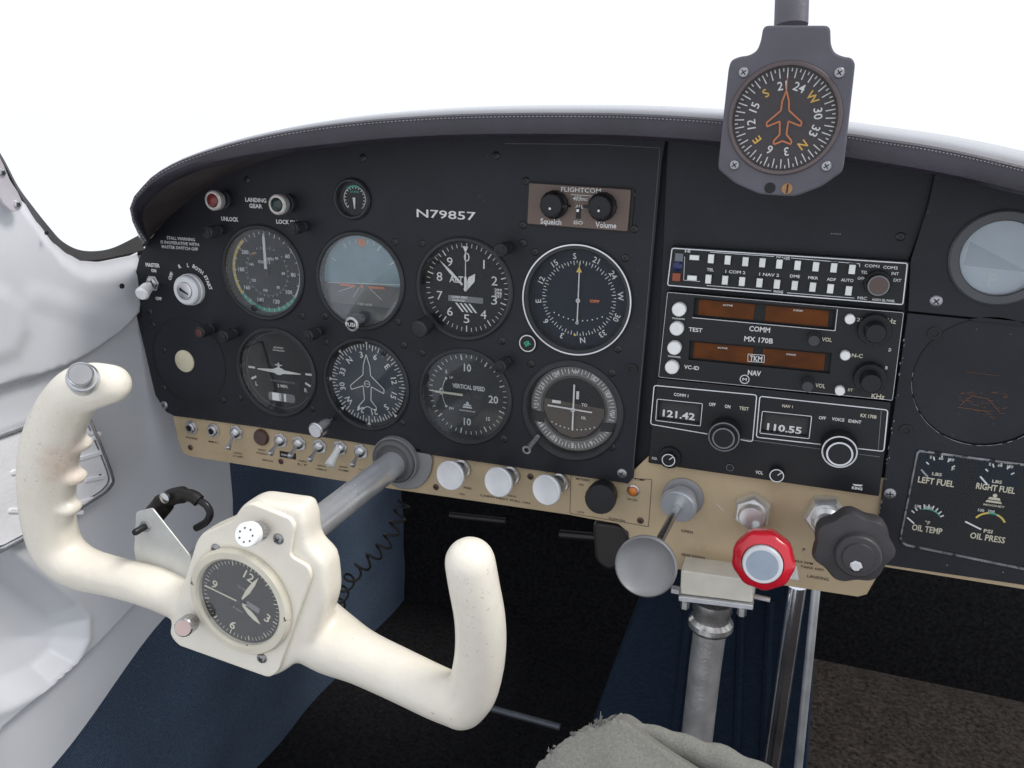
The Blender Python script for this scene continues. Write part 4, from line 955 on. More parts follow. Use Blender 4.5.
# yoke paint
m = bpy.data.materials.new('worn_cream_paint'); m.use_nodes = True; nt = m.node_tree; nd = nt.nodes; lk = nt.links; b = nd['Principled BSDF']
b.inputs['Roughness'].default_value = .33; tc = nd.new('ShaderNodeTexCoord')
def noise(scale, det=5, rough=.6):
    n = nd.new('ShaderNodeTexNoise'); n.inputs['Scale'].default_value = scale; n.inputs['Detail'].default_value = det; n.inputs['Roughness'].default_value = rough; lk.new(tc.outputs['Object'], n.inputs['Vector']); return n.outputs['Fac']
def ramp(src, a, b_):
    r = nd.new('ShaderNodeMapRange'); r.inputs['From Min'].default_value = a; r.inputs['From Max'].default_value = b_; lk.new(src, r.inputs['Value']); return r.outputs['Result']
def mixc(f, A, Bc):
    x = nd.new('ShaderNodeMix'); x.data_type = 'RGBA'; lk.new(f, x.inputs['Factor'])
    for s_, v_ in (('A',A),('B',Bc)):
        if isinstance(v_, tuple): x.inputs[s_].default_value = (*v_,1)
        else: lk.new(v_, x.inputs[s_])
    return x.outputs['Result']
def near(pt, r0, r1):
    d = nd.new('ShaderNodeVectorMath'); d.operation = 'DISTANCE'; lk.new(tc.outputs['Object'], d.inputs[0]); d.inputs[1].default_value = B(pt-ORG[yoke.name])
    return ramp(d.outputs['Value'], r1, r0)
def mul(a, b_):
    x = nd.new('ShaderNodeMath'); x.operation = 'MULTIPLY'; lk.new(a, x.inputs[0])
    if isinstance(b_, float): x.inputs[1].default_value = b_
    else: lk.new(b_, x.inputs[1])
    return x.outputs[0]
c0 = mixc(ramp(noise(22,7,.7),.35,.65), (.79,.745,.645), (.74,.69,.585))
w1 = mul(near(P(58,490,.235),.006,.030), ramp(noise(90,7),.50,.56)); w2 = mul(near(P(76,478,.222),.010,.030), ramp(noise(30),.30,.55))
c1 = mixc(mul(w2,.75), c0, (.70,.50,.40)); c1 = mixc(mul(w1,.75), c1, (.50,.36,.27))
w3 = mul(near(P(48,465,.235),.02,.075), ramp(noise(400,4),.62,.66)); w4 = mul(near(P(478,610,.24),.02,.06), ramp(noise(380,4),.63,.68)); 
c1 = mixc(mul(w3,.55), c1, (.40,.34,.28)); c1 = mixc(mul(w4,.6), c1, (.40,.36,.31))
c1 = mixc(mul(ramp(noise(240,5),.69,.73),.5), c1, (.35,.30,.24))
lk.new(c1, b.inputs['Base Color'])
bp = nd.new('ShaderNodeBump'); bp.inputs['Strength'].default_value = .25; bp.inputs['Distance'].default_value = .001; lk.new(noise(180,4), bp.inputs['Height']); lk.new(bp.outputs['Normal'], b.inputs['Normal'])
me.materials.clear(); me.materials.append(m); YM = m
# column
c0_ = P(397,461,ST); c1_ = P(397,461,ST).copy(); c1_.z = .190
mb = MB().use(CHROME); mb.tube([c0_-Vector((0,0,.05)), c1_], .0115, 32); mb.build('column_shaft', mat('column_steel', (.42,.43,.45), .20, 1.0, var=.15, bump=.1, bscale=120), yoke) if False else None
mb = MB().use(mat('column_steel', (.74,.75,.77), .24, .6, var=.10, bump=.08, bscale=150)); mb.tube([c0_-Vector((0,0,.05)), c1_], .0115, 32); mb.build('column_shaft', None, yoke)
# top button on the left grip
a = P(87,384,.222); b_ = P(80,374,.250); T = frame(a, b_-a); L = (b_-a).length
mb = MB().use(ALU); mb.lathe([(.0095,L*.2),(.0092,L*.62),(.0080,L*.68),(.0072,L*.68),(.0072,L*.95),(.0066,L*.98),(.0060,L*.97),(.0004,L*.97)], T=T, n=32); mb.use(mat('button_grey', (.30,.30,.31), .4)).disc(.0058,(0,0,L*.985),28,T=T); mb.build('talk_button', ALU, yoke)
# hub face plate
pl_px = [(200,535),(234,520),(241,508),(250,503),(290,519),(294,527),(289,556),(308,567),(311,577),(278,672),(269,678),(177,645),(171,633)]
mb = MB().use(YM); mb.shape(rpoly([uv(x,y,.215) for x,y in pl_px],.004), .207, .2150, bevel=.0008); hp = mb.build('hub_plate', YM, yoke)
for x, y in ((216,549),(278.5,539),(262,658)):
    mb = MB(Matrix.Translation(P(x,y,.2152))); screw(mb, SCG, .0036, .5); mb.build('screw', SCG, hp)
# clock: mounted in hub: its own thing (removable instrument)
cc = P(238.5,603,.2185)
clock = thing('yoke_clock', cc, 'round black faced clock with cream ring set in the control wheel hub', 'clock')
up = P(252.5,574.5,.2185)-P(234.5,628.5,.2185); rotc = math.atan2(up.y, up.x)-PI/2
Tk = Matrix.Translation((cc.x,cc.y,.2150)) @ Matrix.Rotation(rotc,4,'Z')
CRM = mat('clock_ring_cream', (.62,.58,.47), .38, var=.1, fleck=((.08,.07,.06), 160, .64))
mb = MB(Tk).use(CRM); rk = .0374
mb.lathe([(rk*.81,.0004),(rk*.81,.0035),(rk*.85,.0052),(rk*.96,.0050),(rk,.003),(rk,.0002)], n=64, closed=True); mb.build('bezel', CRM, clock)
mb = MB(Tk).use(mat('clock_face', (.016,.017,.019), .6, spec=.2)); mb.disc(rk*.83,(0,0,.0008),64); mb.use(CW); zq = .0012
for i in range(60): mb.tick(2*PI*i/60, rk*(.70 if i % 5 else .67), rk*.76, .00035 if i % 5 else .0006, zq)
for s_, a, r_ in (('12',90,0),('9',180,0),('6',270,0),('3',0,-PI/2)): mb.text(s_, rk*.56*math.cos(R(a)), rk*.56*math.sin(R(a)), zq, .0064, bold=.01, rot=r_*0-.12)
mb.use(GYM); mb.text('QUARTZ', 0, rk*.26, zq, .0016, .011); mb.text('8 DAY', 0, -rk*.2, zq, .0016, .008); mb.box((.004,-.001,.001),(.014,.003,.0011))
mb.build('dial', None, clock)
mb = MB(Tk @ Matrix.Diagonal((1.33,1.33,1,1))).use(CW)
def hand(a, pts, z): 
    c, s_ = math.cos(a), math.sin(a); mb.shape([(x*c+y*s_, -x*s_+y*c) for x, y in pts], z, z+.0004)
hand(R(15),[(-.0004,.002),(.0004,.002),(.0012,.008),(.0010,.014),(0,.0195),(-.0010,.014),(-.0012,.008)],.0016)
hand(R(110),[(-.0004,.002),(.0004,.002),(.0014,.007),(.0012,.011),(0,.0145),(-.0012,.011),(-.0014,.007)],.0020)
hand(R(-98),[(-.0003,-.004),(.0003,-.004),(.0003,.020),(-.0003,.020)],.0024); mb.use(BK).lathe([(.0016,.0014),(.0016,.003),(.001,.0034)], n=16); mb.build('hands', None, clock)
mb = MB(Tk).use(GLC); mb.lathe([(rk*.83,.0036),(rk*.83,.0042)], n=64); mb.build('glass', GL, clock)
a = P(194,620,.215); e = P(183,628,.232); T = frame(a,e-a); L = (e-a).length
mb = MB().use(STEEL); mb.lathe([(.003,0),(.003,L*.25),(.0056,L*.3),(.0060,L*.36),(.0060,L*.95),(.0052,L)], T=T, n=40, lobes=(20,.03,(2,3,4))); mb.use(mat('pinkish_cap', (.50,.38,.35), .4)).disc(.0050,(0,0,L+.0002),28,T=T); mb.build('winding_knob', None, clock)
a = P(263,530,.215); e = P(246,535,.236); T = frame(a,e-a); L = (e-a).length
kt = thing('trim_button', a, 'white capped knurled knob above the clock on the control wheel hub', 'knob')
mb = MB().use(STEEL); mb.lathe([(.0045,0),(.0045,L*.2),(.0062,L*.22),(.0062,L*.5),(.0040,L*.52),(.0040,L*.7)], T=T, n=40, lobes=(20,.04,(2,3))); mb.build('stem', STEEL, kt)
mb = MB().use(PLW); mb.lathe([(.006,L*.68),(.0074,L*.72),(.0074,L*.97),(.0068,L)], T=T, n=36); mb.use(INK)
for i in range(7): a_ = i*.9; mb.disc(.0006,(.0042*math.cos(a_),.0042*math.sin(a_),L+.0003),8,T=T)
mb.build('cap', PLW, kt)
# flange where the column enters the panel
c = P(398,458,ST); t = thing('column_bearing', c, 'round rubber gaiter and grey flange where the control column enters the panel', 'bearing')
f0 = P(416,464,ST)
mb = MB().use(GREYP); mb.shape(rpoly([uv(x,y,ST) for x,y in [(378,438),(425,448),(434,456),(432,474),(420,488),(398,488),(376,470)]],.008), ST, ST+.003, bevel=.0008); mb.build('flange', GREYP, t)
mb = MB().use(GREYP); T = Matrix.Translation(c); mb.lathe([(.0218,.002),(.0218,.006),(.0212,.008),(.0203,.008),(.0198,.006)], T=T, n=48); mb.build('ring', GREYP, t)
GTR = mat('gaiter_grey', (.10,.10,.105), .42); mb = MB().use(GTR); mb.lathe([(.0205,.003),(.0205,.007),(.0190,.010),(.0160,.011),(.0140,.009),(.0118,.008)], T=T, n=48); mb.build('gaiter', GTR, t)
# ------------------------------------------------------------------ cable hook bracket on the yoke
nb = .196
t = thing('cable_hook', P(165,550,nb), 'thin metal bracket with black rubber cable hook behind the left yoke arm', 'hook')
mb = MB().use(mat('bracket_metal', (.55,.55,.52), .4, .4, bump=.1, fleck=((.12,.10,.09), 120, .70))); mb.shape(rpoly([uv(x,y,nb) for x,y in [(136,512),(152,508),(190,556),(196,590),(140,585),(134,550)]],.002), nb-.0012, nb, bevel=.0003)
mb.build('bracket', None, t)
a = P(146,526,nb); mb = MB().use(STEEL); mb.lathe([(.0042,0),(.0042,.002)], a, n=6); mb.use(BK).lathe([(.0024,.002),(.0024,.010),(.0018,.011)], a, n=16); mb.build('bolt', STEEL, t)
mb = MB().use(RUB); pts = arcpts([P(150,520,nb-.02),P(160,508,nb-.02),P(168,499,nb-.02),P(180,495,nb-.02),P(192,496,nb-.02),P(199,501,nb-.02)],24); mb.tube(pts, [.0075]*8+[.0060]*8+[.0045]*8, 16); mb.build('rubber_sleeve', RUB, t)
mb = MB().use(BK); pts = arcpts([P(198,500,nb-.02),P(206,505,nb-.02),P(210,513,nb-.02),P(207,521,nb-.02),P(200,526,nb-.02),P(196,528,nb-.02)],24); mb.tube(pts, .0026, 12); mb.build('hook', BK, t)
mb = MB().use(STEEL); mb.lathe([(.004,0),(.004,.002),(.002,.003)], P(166,497,nb-.012), n=12); mb.build('rivet', STEEL, t)
# ------------------------------------------------------------------ cabin side wall
UW = -.490
def pu(x, y): p = PU(x, y, UW); return (p.z, p.y)       # (n, v)
def interp(l, x):
    if x <= l[0][0]: return l[0][1]
    for (a, b), (c, d) in zip(l, l[1:]):
        if x <= c: 
            f = (x-a)/(c-a); f = f*f*(3-2*f)*.4+f*.6; return b+(d-b)*f
    return l[-1][1]
topl = sorted([(-.13,-.045),(-.02,-.036)]+[pu(x,y) for x,y in [(130,256),(100,262),(80,261),(66,254),(52,243),(38,224),(20,195),(2,168)]]+[(.15,.135),(.20,.25),(.30,.40)])
botl = [(-.112,-.335),(-.108,-.372),(-.09,-.392),(-.05,-.407),pu(170,620),pu(60,768),(.30,-.56),(.40,-.60)]
def smooth_loop(pts, n=44):
    q = [Vector((a, b, 0)) for a, b in pts]; q = arcpts([q[-1]]+q+[q[0], q[1]], n+10); return [(v.x, v.y) for v in q[3:-6]]
def dist_seg(p, a, b):
    px_, py_ = p; ax, ay = a; bx, by = b; dx, dy = bx-ax, by-ay
    t_ = ((px_-ax)*dx+(py_-ay)*dy)/(dx*dx+dy*dy+1e-12); t_ = 0 if t_ < 0 else (1 if t_ > 1 else t_)
    return math.hypot(px_-ax-dx*t_, py_-ay-dy*t_), 0
def dist_seg_old(p, a, b):
    a = Vector(a); b = Vector(b); p = Vector(p); ab = b-a; t_ = max(0, min(1, (p-a).dot(ab)/ab.length_squared)); q = a+ab*t_
    return (p-q).length, (ab.x*(p.y-a.y)-ab.y*(p.x-a.x))
def sdf(p, poly):
    d = 9; ins = False; n = len(poly)
    for i in range(n):
        a, b = poly[i], poly[(i+1) % n]; dd, _ = dist_seg(p, a, b); d = min(d, dd)
        if (a[1] > p[1]) != (b[1] > p[1]) and p[0] < (b[0]-a[0])*(p[1]-a[1])/(b[1]-a[1])+a[0]: ins = not ins
    return -d if ins else d
def sm(x, a, b): t_ = max(0, min(1, (x-a)/(b-a))); return t_*t_*(3-2*t_)
upper = [pu(x,y) for x,y in [(0,387),(30,379),(62,368),(90,352),(115,334),(136,312),(140,240),(60,200),(0,100),(-60,100),(-60,400)]]
ridge = [pu(x,y) for x,y in [(30,296),(48,301),(75,312),(100,320),(135,321)]]
bulge = [pu(x,y) for x,y in [(-40,280),(0,292),(14,308),(19,330),(8,352),(-40,372)]]
pocket = [pu(x,y) for x,y in [(-60,515),(-20,530),(15,552),(50,580),(78,603),(88,618),(88,640),(76,664),(50,688),(15,706),(-20,720),(-60,740)]]
rim = [pu(x,y) for x,y in [(-80,800),(0,735),(60,682),(100,646),(145,598),(185,560),(235,520),(300,500),(300,900),(-80,1000)]]
def height(n, v):
    p = (n, v); h = 0
    d = sdf(p, upper); h += .008*sm(d, .0010, -.004)
    d = min(dist_seg(p, a, b)[0] for a, b in zip(ridge, ridge[1:])); h += .0016*sm(d, .016, 0)
    d = sdf(p, bulge); h += .003*sm(d, .008, -.008)
    d = sdf(p, pocket); h -= .020*sm(d, .001, -.020)+.010*sm(d,-.01,-.05); h += .0015*math.exp(-(d/.005)**2)
    d = sdf(p, rim); h -= .008*sm(d, .0015, -.0015)+.004*math.exp(-(d/.0022)**2)
    return h
mb = MB().use(WALL); rows = []
NN, NV = 190, 260
for i in range(NN):
    n = -.112+(.34+.112)*i/(NN-1); a = interp(topl, n); b = interp(botl, n); r_ = []
    for j in range(NV):
        v = a+(b-a)*j/(NV-1); h = height(n, v)
        e = sm((j/(NV-1)), .05, 0)*.006
        r_.append(Vector((UW+h-e+sm(v,-.05,.4)*-.05, v, n)))
    r_.append(r_[-1]+Vector((-.075,-.004,0))); r_.insert(0, r_[0]+Vector((-.02,.001,0)))
    rows.append(r_)
rows.insert(0, [p+Vector((-.02,0,-.002)) for p in rows[0]])
mb.grid(rows)
wall = thing('cabin_side_panel', (UW,-.2,.1), 'light grey moulded plastic cabin side wall with recessed pocket, left of the yoke', 'side panel')
mb.build('moulding', WALL, wall, angle=50)
def wpart(mb): return mb
for x, y, r in ((46,233,.0016),(121.5,286,.0024)):
    p = PU(x,y,UW+.013); T = frame(p, (1,0,0), (0,1,0)); mb = MB().use(DK); mb.lathe([(r,0),(r,.0012),(r*.4,.0012)], T=T, n=12); mb.build('hole', DK, wall)
# embossed door in chrome frame
UD = UW+.0045
dq = [PU(x,y,UD) for x,y in [(-30,442),(0,432),(45,416),(66,408),(79,405),(84,410),(97,440),(109,470),(112,482),(104,492),(60,520),(20,540),(-10,556),(-40,540)]]
pts = rpoly([(p.z,p.y) for p in dq], .006); TW = Matrix(((0,0,1,UD),(0,1,0,0),(1,0,0,0),(0,0,0,1)))   # (n,v,h) -> (u,v,n)
dc = (sum(p[0] for p in pts)/len(pts), sum(p[1] for p in pts)/len(pts))
inn = [(dc[0]+(x-dc[0])*.92, dc[1]+(y-dc[1])*.92) for x,y in pts]; i2 = [(dc[0]+(x-dc[0])*.90, dc[1]+(y-dc[1])*.90) for x,y in pts]
door = thing('vent_door', (UD,dc[1],dc[0]), 'embossed white wall hatch with chrome frame behind the left yoke grip', 'hatch')
HC = mat('hatch_chrome', (.62,.64,.67), .25, .75, var=.2); mb = MB(TW).use(HC); mb.shape(pts, -.001, .0050, [inn], bevel=.0010); mb.build('chrome_frame', HC, door)
mb = MB(TW).use(BK); mb.shape(inn, -.001, .0012, [i2]); mb.build('seal', BK, door)
DW = mat('hatch_white', (.80,.80,.82), .45, var=.05, bump=.3, bscale=500)
mb = MB(TW).use(DW); mb.shape(i2, -.001, .003, bevel=.0006)
random.seed(11)
for x, y in [(20,470),(88,455),(92,478),(85,500),(70,512),(50,525),(15,510),(88,440),(78,430),(60,440),(30,450),(40,500),(25,490)]:
    p = PU(x,y,UD); L = random.uniform(.008,.014); T2 = Matrix.Translation((p.z,p.y,0)) @ Matrix.Rotation(random.uniform(-.3,.6),4,'Z'); mb.shape(rpoly([(-L,-.002),(L,-.002),(L,.002),(-L,.002)],.002), .001,.0042,bevel=.0007,T=T2)
mb.build('door_panel', DW, door)
p = PU(97,475,UD); mb = MB(TW).use(DK); mb.disc(.0016,(p.z,p.y,.0036),10); mb.build('screw', DK, door)
# window frame seal
o_px = [(-30,105),(2,156),(18,186),(34,208),(50,228),(62,241),(78,249.5),(96,251),(115,247),(141,234)]; i_px = [(-34,115),(0,165),(16,196),(34,226),(50,248),(62,258),(76,263),(97,262),(118,258),(142,255)]
ro = arcpts([PU(x,y,UW-.012) for x,y in o_px],50); ri_ = arcpts([PU(x,y,UW-.001) for x,y in i_px],50)
mb = MB().use(RUB); mb.grid([[p+Vector((-.012,.0,0)) for p in ri_], ri_, [a.lerp(b,.25)+Vector((.003,0,0)) for a,b in zip(ri_,ro)], [a.lerp(b,.8)+Vector((.001,0,0)) for a,b in zip(ri_,ro)], ro, [p+Vector((-.004,-.002,0)) for p in ro]])
tag(mb.build('window_seal', RUB, None, org=ri_[25]), 'black rubber window seal curving along the top of the grey side wall','window seal')
# strap with rivet
q = [PU(x,y,UW+.014) for x,y in [(-30,120),(-5,150),(3,165),(9,180),(17,192),(22,203),(20,210),(12,212),(4,205),(-4,192),(-30,160)]]; T3 = Matrix(((0,0,1,UW+.014),(0,1,0,0),(1,0,0,0),(0,0,0,1)))
t = thing('riveted_strap', q[5], 'riveted pale metal strap at the upper left edge beside the window', 'strap')
mb = MB(T3).use(mat('strap_paint', (.55,.52,.55), .4, .2)); mb.shape(rpoly([(p.z,p.y) for p in q],.002), -.002,.001,bevel=.0004); mb.build('strap', None, t)
for x, y in ((16,204),(1,172)):
    p = PU(x,y,UW+.014); mb = MB(T3 @ Matrix.Translation((p.z,p.y,.001))); screw(mb, STEEL, .0030, .6); mb.build('rivet', STEEL, t)
# ------------------------------------------------------------------ footwell, floor and firewall
def weave(name, c1, c2, scale, bump, freq=900):
    m = bpy.data.materials.new(name); m.use_nodes = True; nt = m.node_tree; nd = nt.nodes; lk = nt.links; b = nd['Principled BSDF']; b.inputs['Roughness'].default_value = .9
    b.inputs['Specular IOR Level'].default_value = .15
    tc = nd.new('ShaderNodeTexCoord'); n1 = nd.new('ShaderNodeTexNoise'); n1.inputs['Scale'].default_value = scale; n1.inputs['Detail'].default_value = 8; n1.inputs['Roughness'].default_value = .75
    mp = nd.new('ShaderNodeMapping'); lk.new(tc.outputs['Object'], mp.inputs['Vector']); mp.inputs['Scale'].default_value = (1,1,3.2) if freq else (1,1,1); mp.inputs['Rotation'].default_value = (.5,0,0) if freq else (0,0,0)
    lk.new(mp.outputs[0], n1.inputs['Vector'])
    cr = nd.new('ShaderNodeValToRGB'); cr.color_ramp.elements[0].color = (*c1,1); cr.color_ramp.elements[1].color = (*c2,1); cr.color_ramp.elements[0].position = .38; cr.color_ramp.elements[1].position = .66
    src = n1.outputs['Fac']
    if name == 'blue_woven_fabric':
        wv = nd.new('ShaderNodeTexWave'); wv.wave_type = 'BANDS'; wv.bands_direction = 'Z'; wv.inputs['Scale'].default_value = 85; wv.inputs['Distortion'].default_value = 1.5; wv.inputs['Detail'].default_value = 2
        mp2 = nd.new('ShaderNodeMapping'); mp2.inputs['Rotation'].default_value = (-.55,0,0); lk.new(tc.outputs['Object'], mp2.inputs['Vector']); lk.new(mp2.outputs[0], wv.inputs['Vector'])
        mm = nd.new('ShaderNodeMath'); mm.operation = 'MULTIPLY_ADD'; mm.inputs[1].default_value = .16; lk.new(wv.outputs['Fac'], mm.inputs[0]); lk.new(n1.outputs['Fac'], mm.inputs[2])
        m3 = nd.new('ShaderNodeMath'); m3.operation = 'SUBTRACT'; m3.inputs[1].default_value = .06; lk.new(mm.outputs[0], m3.inputs[0]); src = m3.outputs[0]
    lk.new(src, cr.inputs['Fac']); lk.new(cr.outputs['Color'], b.inputs['Base Color'])
    bp = nd.new('ShaderNodeBump'); bp.inputs['Strength'].default_value = bump; bp.inputs['Distance'].default_value = .002; lk.new(n1.outputs['Fac'], bp.inputs['Height']); lk.new(bp.outputs['Normal'], b.inputs['Normal']); MATS[name] = m; return m
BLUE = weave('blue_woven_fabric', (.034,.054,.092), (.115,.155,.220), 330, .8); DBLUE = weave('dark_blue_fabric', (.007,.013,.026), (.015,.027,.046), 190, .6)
CARP = weave('brown_carpet', (.004,.0035,.003), (.050,.041,.036), 190, 1.0, 0); BCAR = weave('black_carpet', (.005,.005,.006), (.024,.024,.026), 160, 1.0, 0)
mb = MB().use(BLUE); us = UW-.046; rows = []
for i in range(60):
    v = -.24-(.66)*i/59; r_ = []
    for j in range(80):
        n = -.64+1.14*j/79; r_.append(Vector((us+.0022*math.sin(n*34+v*13)+.0010*math.sin(v*61+n*9), v, n)))
    rows.append(r_)
mb.grid(rows); tag(mb.build('kick_panel', BLUE, None, org=Vector((us,-.5,0))), 'blue woven fabric kick panel lining the footwell below the grey side wall','kick panel')
mb = MB().use(BCAR); mb.box((-.56,-.79,-.62),(.75,-.77,.9)) ; mb.build('footwell_floor', BCAR)['kind'] = 'structure'
mb = MB().use(BCAR); mb.box((-.56,-.79,-.64),(.75,.04,-.62)); o = mb.build('firewall', BCAR); tag(o,'matt black firewall deep under the instrument panel','firewall')
random.seed(5)
mb = MB().use(CARP); rows = []
for i in range(90):
    n = -.31+.85*i/89; rows.append([Vector((.13+.62*j/99, -.50-.012*(sm(n,-.27,-.31))+.0015*math.sin(j*.9)*math.sin(i*.5), n)) for j in range(100)])
mb.grid(rows); o = mb.build('carpet_floor', CARP, smooth=True); o['kind'] = 'structure'
# centre console, fabric covered
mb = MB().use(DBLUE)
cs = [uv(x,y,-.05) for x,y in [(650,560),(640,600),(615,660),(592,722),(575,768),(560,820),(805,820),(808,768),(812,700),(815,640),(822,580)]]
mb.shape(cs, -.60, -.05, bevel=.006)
a1, a2 = uv(668,600,-.045), uv(640,768,-.045)
for xx in ((690,600,668,800),(742,600,735,800),(770,600,762,800)):
    p_, q_ = uv(xx[0],xx[1],-.05), uv(xx[2],xx[3],-.05); mb.tube([Vector((*p_,-.050)),Vector((*q_,-.050))],.004,8)
tag(mb.build('centre_console', DBLUE, None, org=Vector((.05,-.4,-.05))), 'dark blue fabric covered centre console below the engine controls','console')
# rudder pedal bars
def bar(name, pts, r, m, label, cat, group=None):
    mb = MB().use(m); mb.tube(pts, r, 14); return tag(mb.build(name, m, None, org=pts[0]), label, cat, group)
bar('pedal_tube', [P(490,708,-.25),P(560,727,-.25)], .0045, mat('dull_bar', (.12,.13,.15), .45, .5), 'dull steel rudder pedal tube beside the right yoke grip near the floor','tube')
bar('support_rod', [P(450,515,-.04),P(506,521,-.04)], .0028, SCR, 'dark rod just under the tan strip below the pull knobs','rod')
bar('support_rod', [P(560,534,-.04),P(596,537,-.04)], .0038, SCR, 'short dark rod under the tan strip below the selector knob','rod')
c = P(606,538,-.02); mb = MB().use(mat('dark_bracket', (.03,.026,.024), .4, .4)); mb.shape(rpoly([uv(x,y,-.02) for x,y in [(594,518),(624,522),(632,536),(630,556),(612,568),(597,558)]],.006), -.035,-.012,bevel=.003)
tag(mb.build('bracket', None, None, org=c), 'dark rounded bracket tucked behind the throttle knob','bracket')
# coiled cord
path = arcpts([P(404,502,-.02),P(398,520,-.01),P(388,540,0),P(374,556,.01),P(356,572,.02),P(344,588,.02),P(338,606,.02)], 200); pts = []
for i, p in enumerate(path):
    d = (path[min(i+1,199)]-path[max(i-1,0)]).normalized(); x = d.cross(Vector((0,0,1))).normalized(); y = d.cross(x); a = i*2*PI/200*9.5
    pts.append(p+x*.0058*math.cos(a)+y*.0075*math.sin(a))
mb = MB().use(RUB); mb.tube(arcpts(pts, 600), .0012, 6); tag(mb.build('coiled_cord', RUB, None, org=path[100]), 'black coiled cord hanging below the panel behind the yoke hub','cord')
# ------------------------------------------------------------------ gear lever socket and tubes
nb = .020
def Q(x,y): return P(x,y,nb)
t = thing('gear_lever', P(712,600,nb), 'grey gear lever tube with chrome collar under a cream bracket below the throttle', 'lever')
q = [uv(x,y,nb) for x,y in [(681,570),(751,580),(753,603),(680,594)]]
mb = MB().use(IVB); mb.shape(rpoly(q,.002), nb-.045, nb, bevel=.0012); mb.build('bracket', IVB, t)
q = [uv(x,y,nb) for x,y in [(679,595),(753,604),(753,609),(679,600)]]; mb = MB().use(ALU); mb.shape(q, nb-.047, nb+.002, bevel=.0006); mb.build('bracket_flange', ALU, t)
for x, y in ((685,603),(742,610),(677,590)):
    mb = MB().use(STEEL); T = frame(P(x,y,nb), (0,-1,0) if y > 600 else (-1,0,0), (0,0,1)); mb.lathe([(.0035,-.002),(.0035,.004),(.002,.005)], T=T, n=6); mb.build('bolt', STEEL, t)
mb = MB().use(STEEL); mb.tube([P(752,596,nb-.01), P(770,600,nb-.01)], .0022, 10); mb.build('cross_pin', STEEL, t)
ctop = P(713,602,nb-.018); ctop2 = P(712,626,nb-.018); cb = P(699,745,nb-.018); axis = ctop2-ctop; dwn = Vector((ctop.x-.002,cb.y,nb-.018))
T = frame(ctop, Vector((.0,-1,0)), (0,0,1)); 
CC = mat('collar_metal', (.50,.49,.47), .25, .85, var=.3, vscale=80, bump=.1)
mb = MB().use(CC); mb.lathe([(.0155,-.002),(.0155,.006),(.0145,.008),(.0145,.014),(.0175,.017),(.0178,.021),(.016,.024),(.0135,.025)], T=T, n=40); mb.build('collar', CC, t)
mb = MB().use(TUBE); mb.tube([ctop+Vector((0,-.020,0)), ctop+Vector((-.001,-.06,0)), ctop+Vector((-.002,-.19,0))], .0128, 28); mb.build('tube', TUBE, t)
for x0,y0,x1,y1,r,lab in ((797,585,767,790,.0078,'polished chrome tube running down beside the console, thicker of the pair'),(816,588,796,790,.0034,'thin steel tube running down just right of the thick chrome one')):
    bar('chrome_tube', [P(x0,y0,-.02),P((x0+x1)/2,(y0+y1)/2,-.02),P(x1,y1,-.02)], r, mat('tube_chrome', (.70,.72,.76), .12, 1.0, var=.25, vscale=18, rvar=.08) if r > .005 else ALU, lab, 'tube','tubes beside the console')
# ------------------------------------------------------------------ frayed grey cloth
FAB = weave('grey_cloth', (.140,.138,.124), (.205,.202,.184), 900, .35, 0)
zc = .36
cloth = thing('frayed_cloth', PZ(640,745,zc), 'folded grey cloth with frayed left edge at the bottom of the view', 'cloth')
edge = [(516,792),(532,772),(548,755),(560,743),(577,733),(592,727),(606,722),(618,720),(628,724),(646,738),(668,753),(688,766),(708,780),(730,802)]
top_ = arcpts([PZ(x,y,zc) for x,y in edge],90); rows = []; smooth_ = list(top_)
random.seed(4)
for i in range(3,46): top_[i] = top_[i]+Vector((random.uniform(-.0007,.0007),random.uniform(-.0009,.0009),0))
rows.append([p+Vector((.0,-.012,-.020)) for p in top_]); rows.append([p+Vector((0,-.0016,-.0022)) for p in top_]); rows.append([p+Vector((0,-.0003,-.0010)) for p in top_]); rows.append(top_); top_ = smooth_; rows.append([p+Vector((0,-.0022,.0010)) for p in smooth_])
for k in range(1,26):
    f = k/25; r_ = []
    for i, p in enumerate(top_):
        s_ = i/89
        r_.append(p+Vector((0, -.0022-.11*f+.0016*math.sin(s_*8+f*9)*sm(f,0,.3), .0015+.040*math.sin(min(1,f*1.4)*PI/2)+.0022*math.sin(s_*13-f*6)*sm(f,0,.25))))
    rows.append(r_)
mb = MB().use(FAB); mb.grid(rows); mb.build('front_fold', FAB, cloth, angle=80)
fold = arcpts([PZ(604,730,.374),PZ(625,729,.374),PZ(655,737,.374),PZ(690,750,.374),PZ(728,764,.374),PZ(765,786,.374)],40)
fr_ = arcpts([Vector((q*.374/FPX,0,0)) for q in (3,8,11,13,15,19)],40)
mb = MB().use(FAB); mb.tube([p+Vector((0,.0006*math.sin(i*.9),0)) for i, p in enumerate(fold)], [v.x*(1+.04*math.sin(i*.7)) for i, v in enumerate(fr_)], 24, flat=.8); mb.build('back_fold', FAB, cloth, angle=80)
random.seed(2); mb = MB().use(FAB)
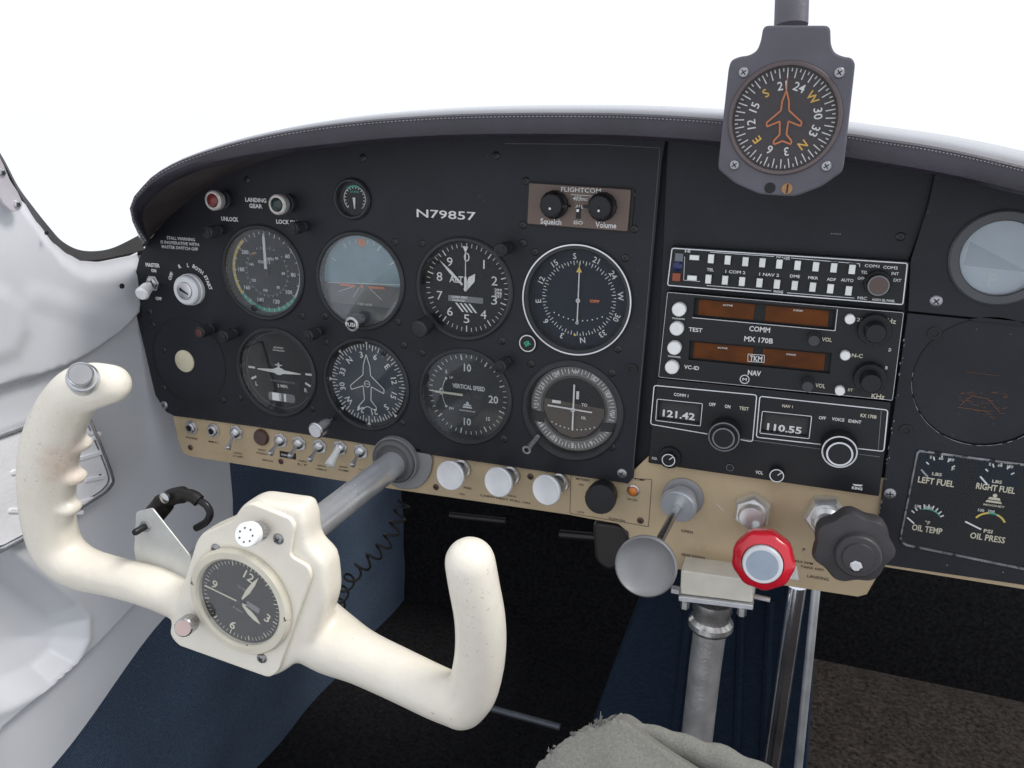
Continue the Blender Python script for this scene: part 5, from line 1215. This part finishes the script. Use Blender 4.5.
for c_ in range(15):
    k = random.choice([8,12,15,18,20,24,26,29,31,33,35,37,38,40,41]); base = top_[k]; tall = .0070 if c_ == 3 else random.uniform(.0012,.0032); lean = random.gauss(-.25,.35)
    for i in range(7):
        p = base+Vector((random.uniform(-.0014,.0014),-.0006,-.0005)); d = Vector((lean+random.gauss(0,.18),1,random.gauss(0,.3))).normalized()*tall*random.uniform(.5,1)
        mb.tube([p, p+d*.5+Vector((random.gauss(0,.0004),0,0)), p+d], [.00034,.00028,.00012], 4)
mb.build('fringe', FAB, cloth)
# ------------------------------------------------------------------ light, sky, camera
w = bpy.data.worlds.new('World'); SC.world = w; w.use_nodes = True; nt = w.node_tree; bg = nt.nodes['Background']
sky = nt.nodes.new('ShaderNodeTexSky'); sky.sky_type = 'NISHITA'; sky.sun_disc = False; sky.sun_elevation = R(56); sky.sun_rotation = R(78); sky.dust_density = 4; sky.air_density = 1
mx = nt.nodes.new('ShaderNodeMix'); mx.data_type = 'RGBA'; mx.inputs['Factor'].default_value = .88; mx.inputs['B'].default_value = (8.6,8.9,9.5,1)
nt.links.new(sky.outputs[0], mx.inputs['A']); nt.links.new(mx.outputs['Result'], bg.inputs['Color']); bg.inputs['Strength'].default_value = .11
sd_ = bpy.data.lights.new('sun','SUN'); sd_.energy = 1.9; sd_.angle = R(16); sd_.color = (1,.97,.93); so = bpy.data.objects.new('sun', sd_); COL.objects.link(so)
az = R(78); el = R(56); dirv = Vector((math.sin(az)*math.cos(el), math.cos(az)*math.cos(el), math.sin(el)))
so.rotation_euler = dirv.to_track_quat('Z','Y').to_euler()
cam = bpy.data.cameras.new('camera'); co = bpy.data.objects.new('camera', cam); COL.objects.link(co)
cam.sensor_width = 36; cam.lens = FPX/1024*36; cam.clip_start = .01; cam.clip_end = 1000
rt_ = B(CT @ Vector((1,0,0))); upv = B(CT @ Vector((0,-1,0))); bk = B(CT @ Vector((0,0,-1)))
mw = Matrix((rt_, upv, bk)).transposed().to_4x4(); mw.translation = B(CAM); co.matrix_world = mw
SC.camera = co
SC.view_settings.view_transform = 'Standard'; SC.view_settings.look = 'None'; SC.view_settings.exposure = .25; SC.view_settings.gamma = 1
SC.render.resolution_x = 1024; SC.render.resolution_y = 768
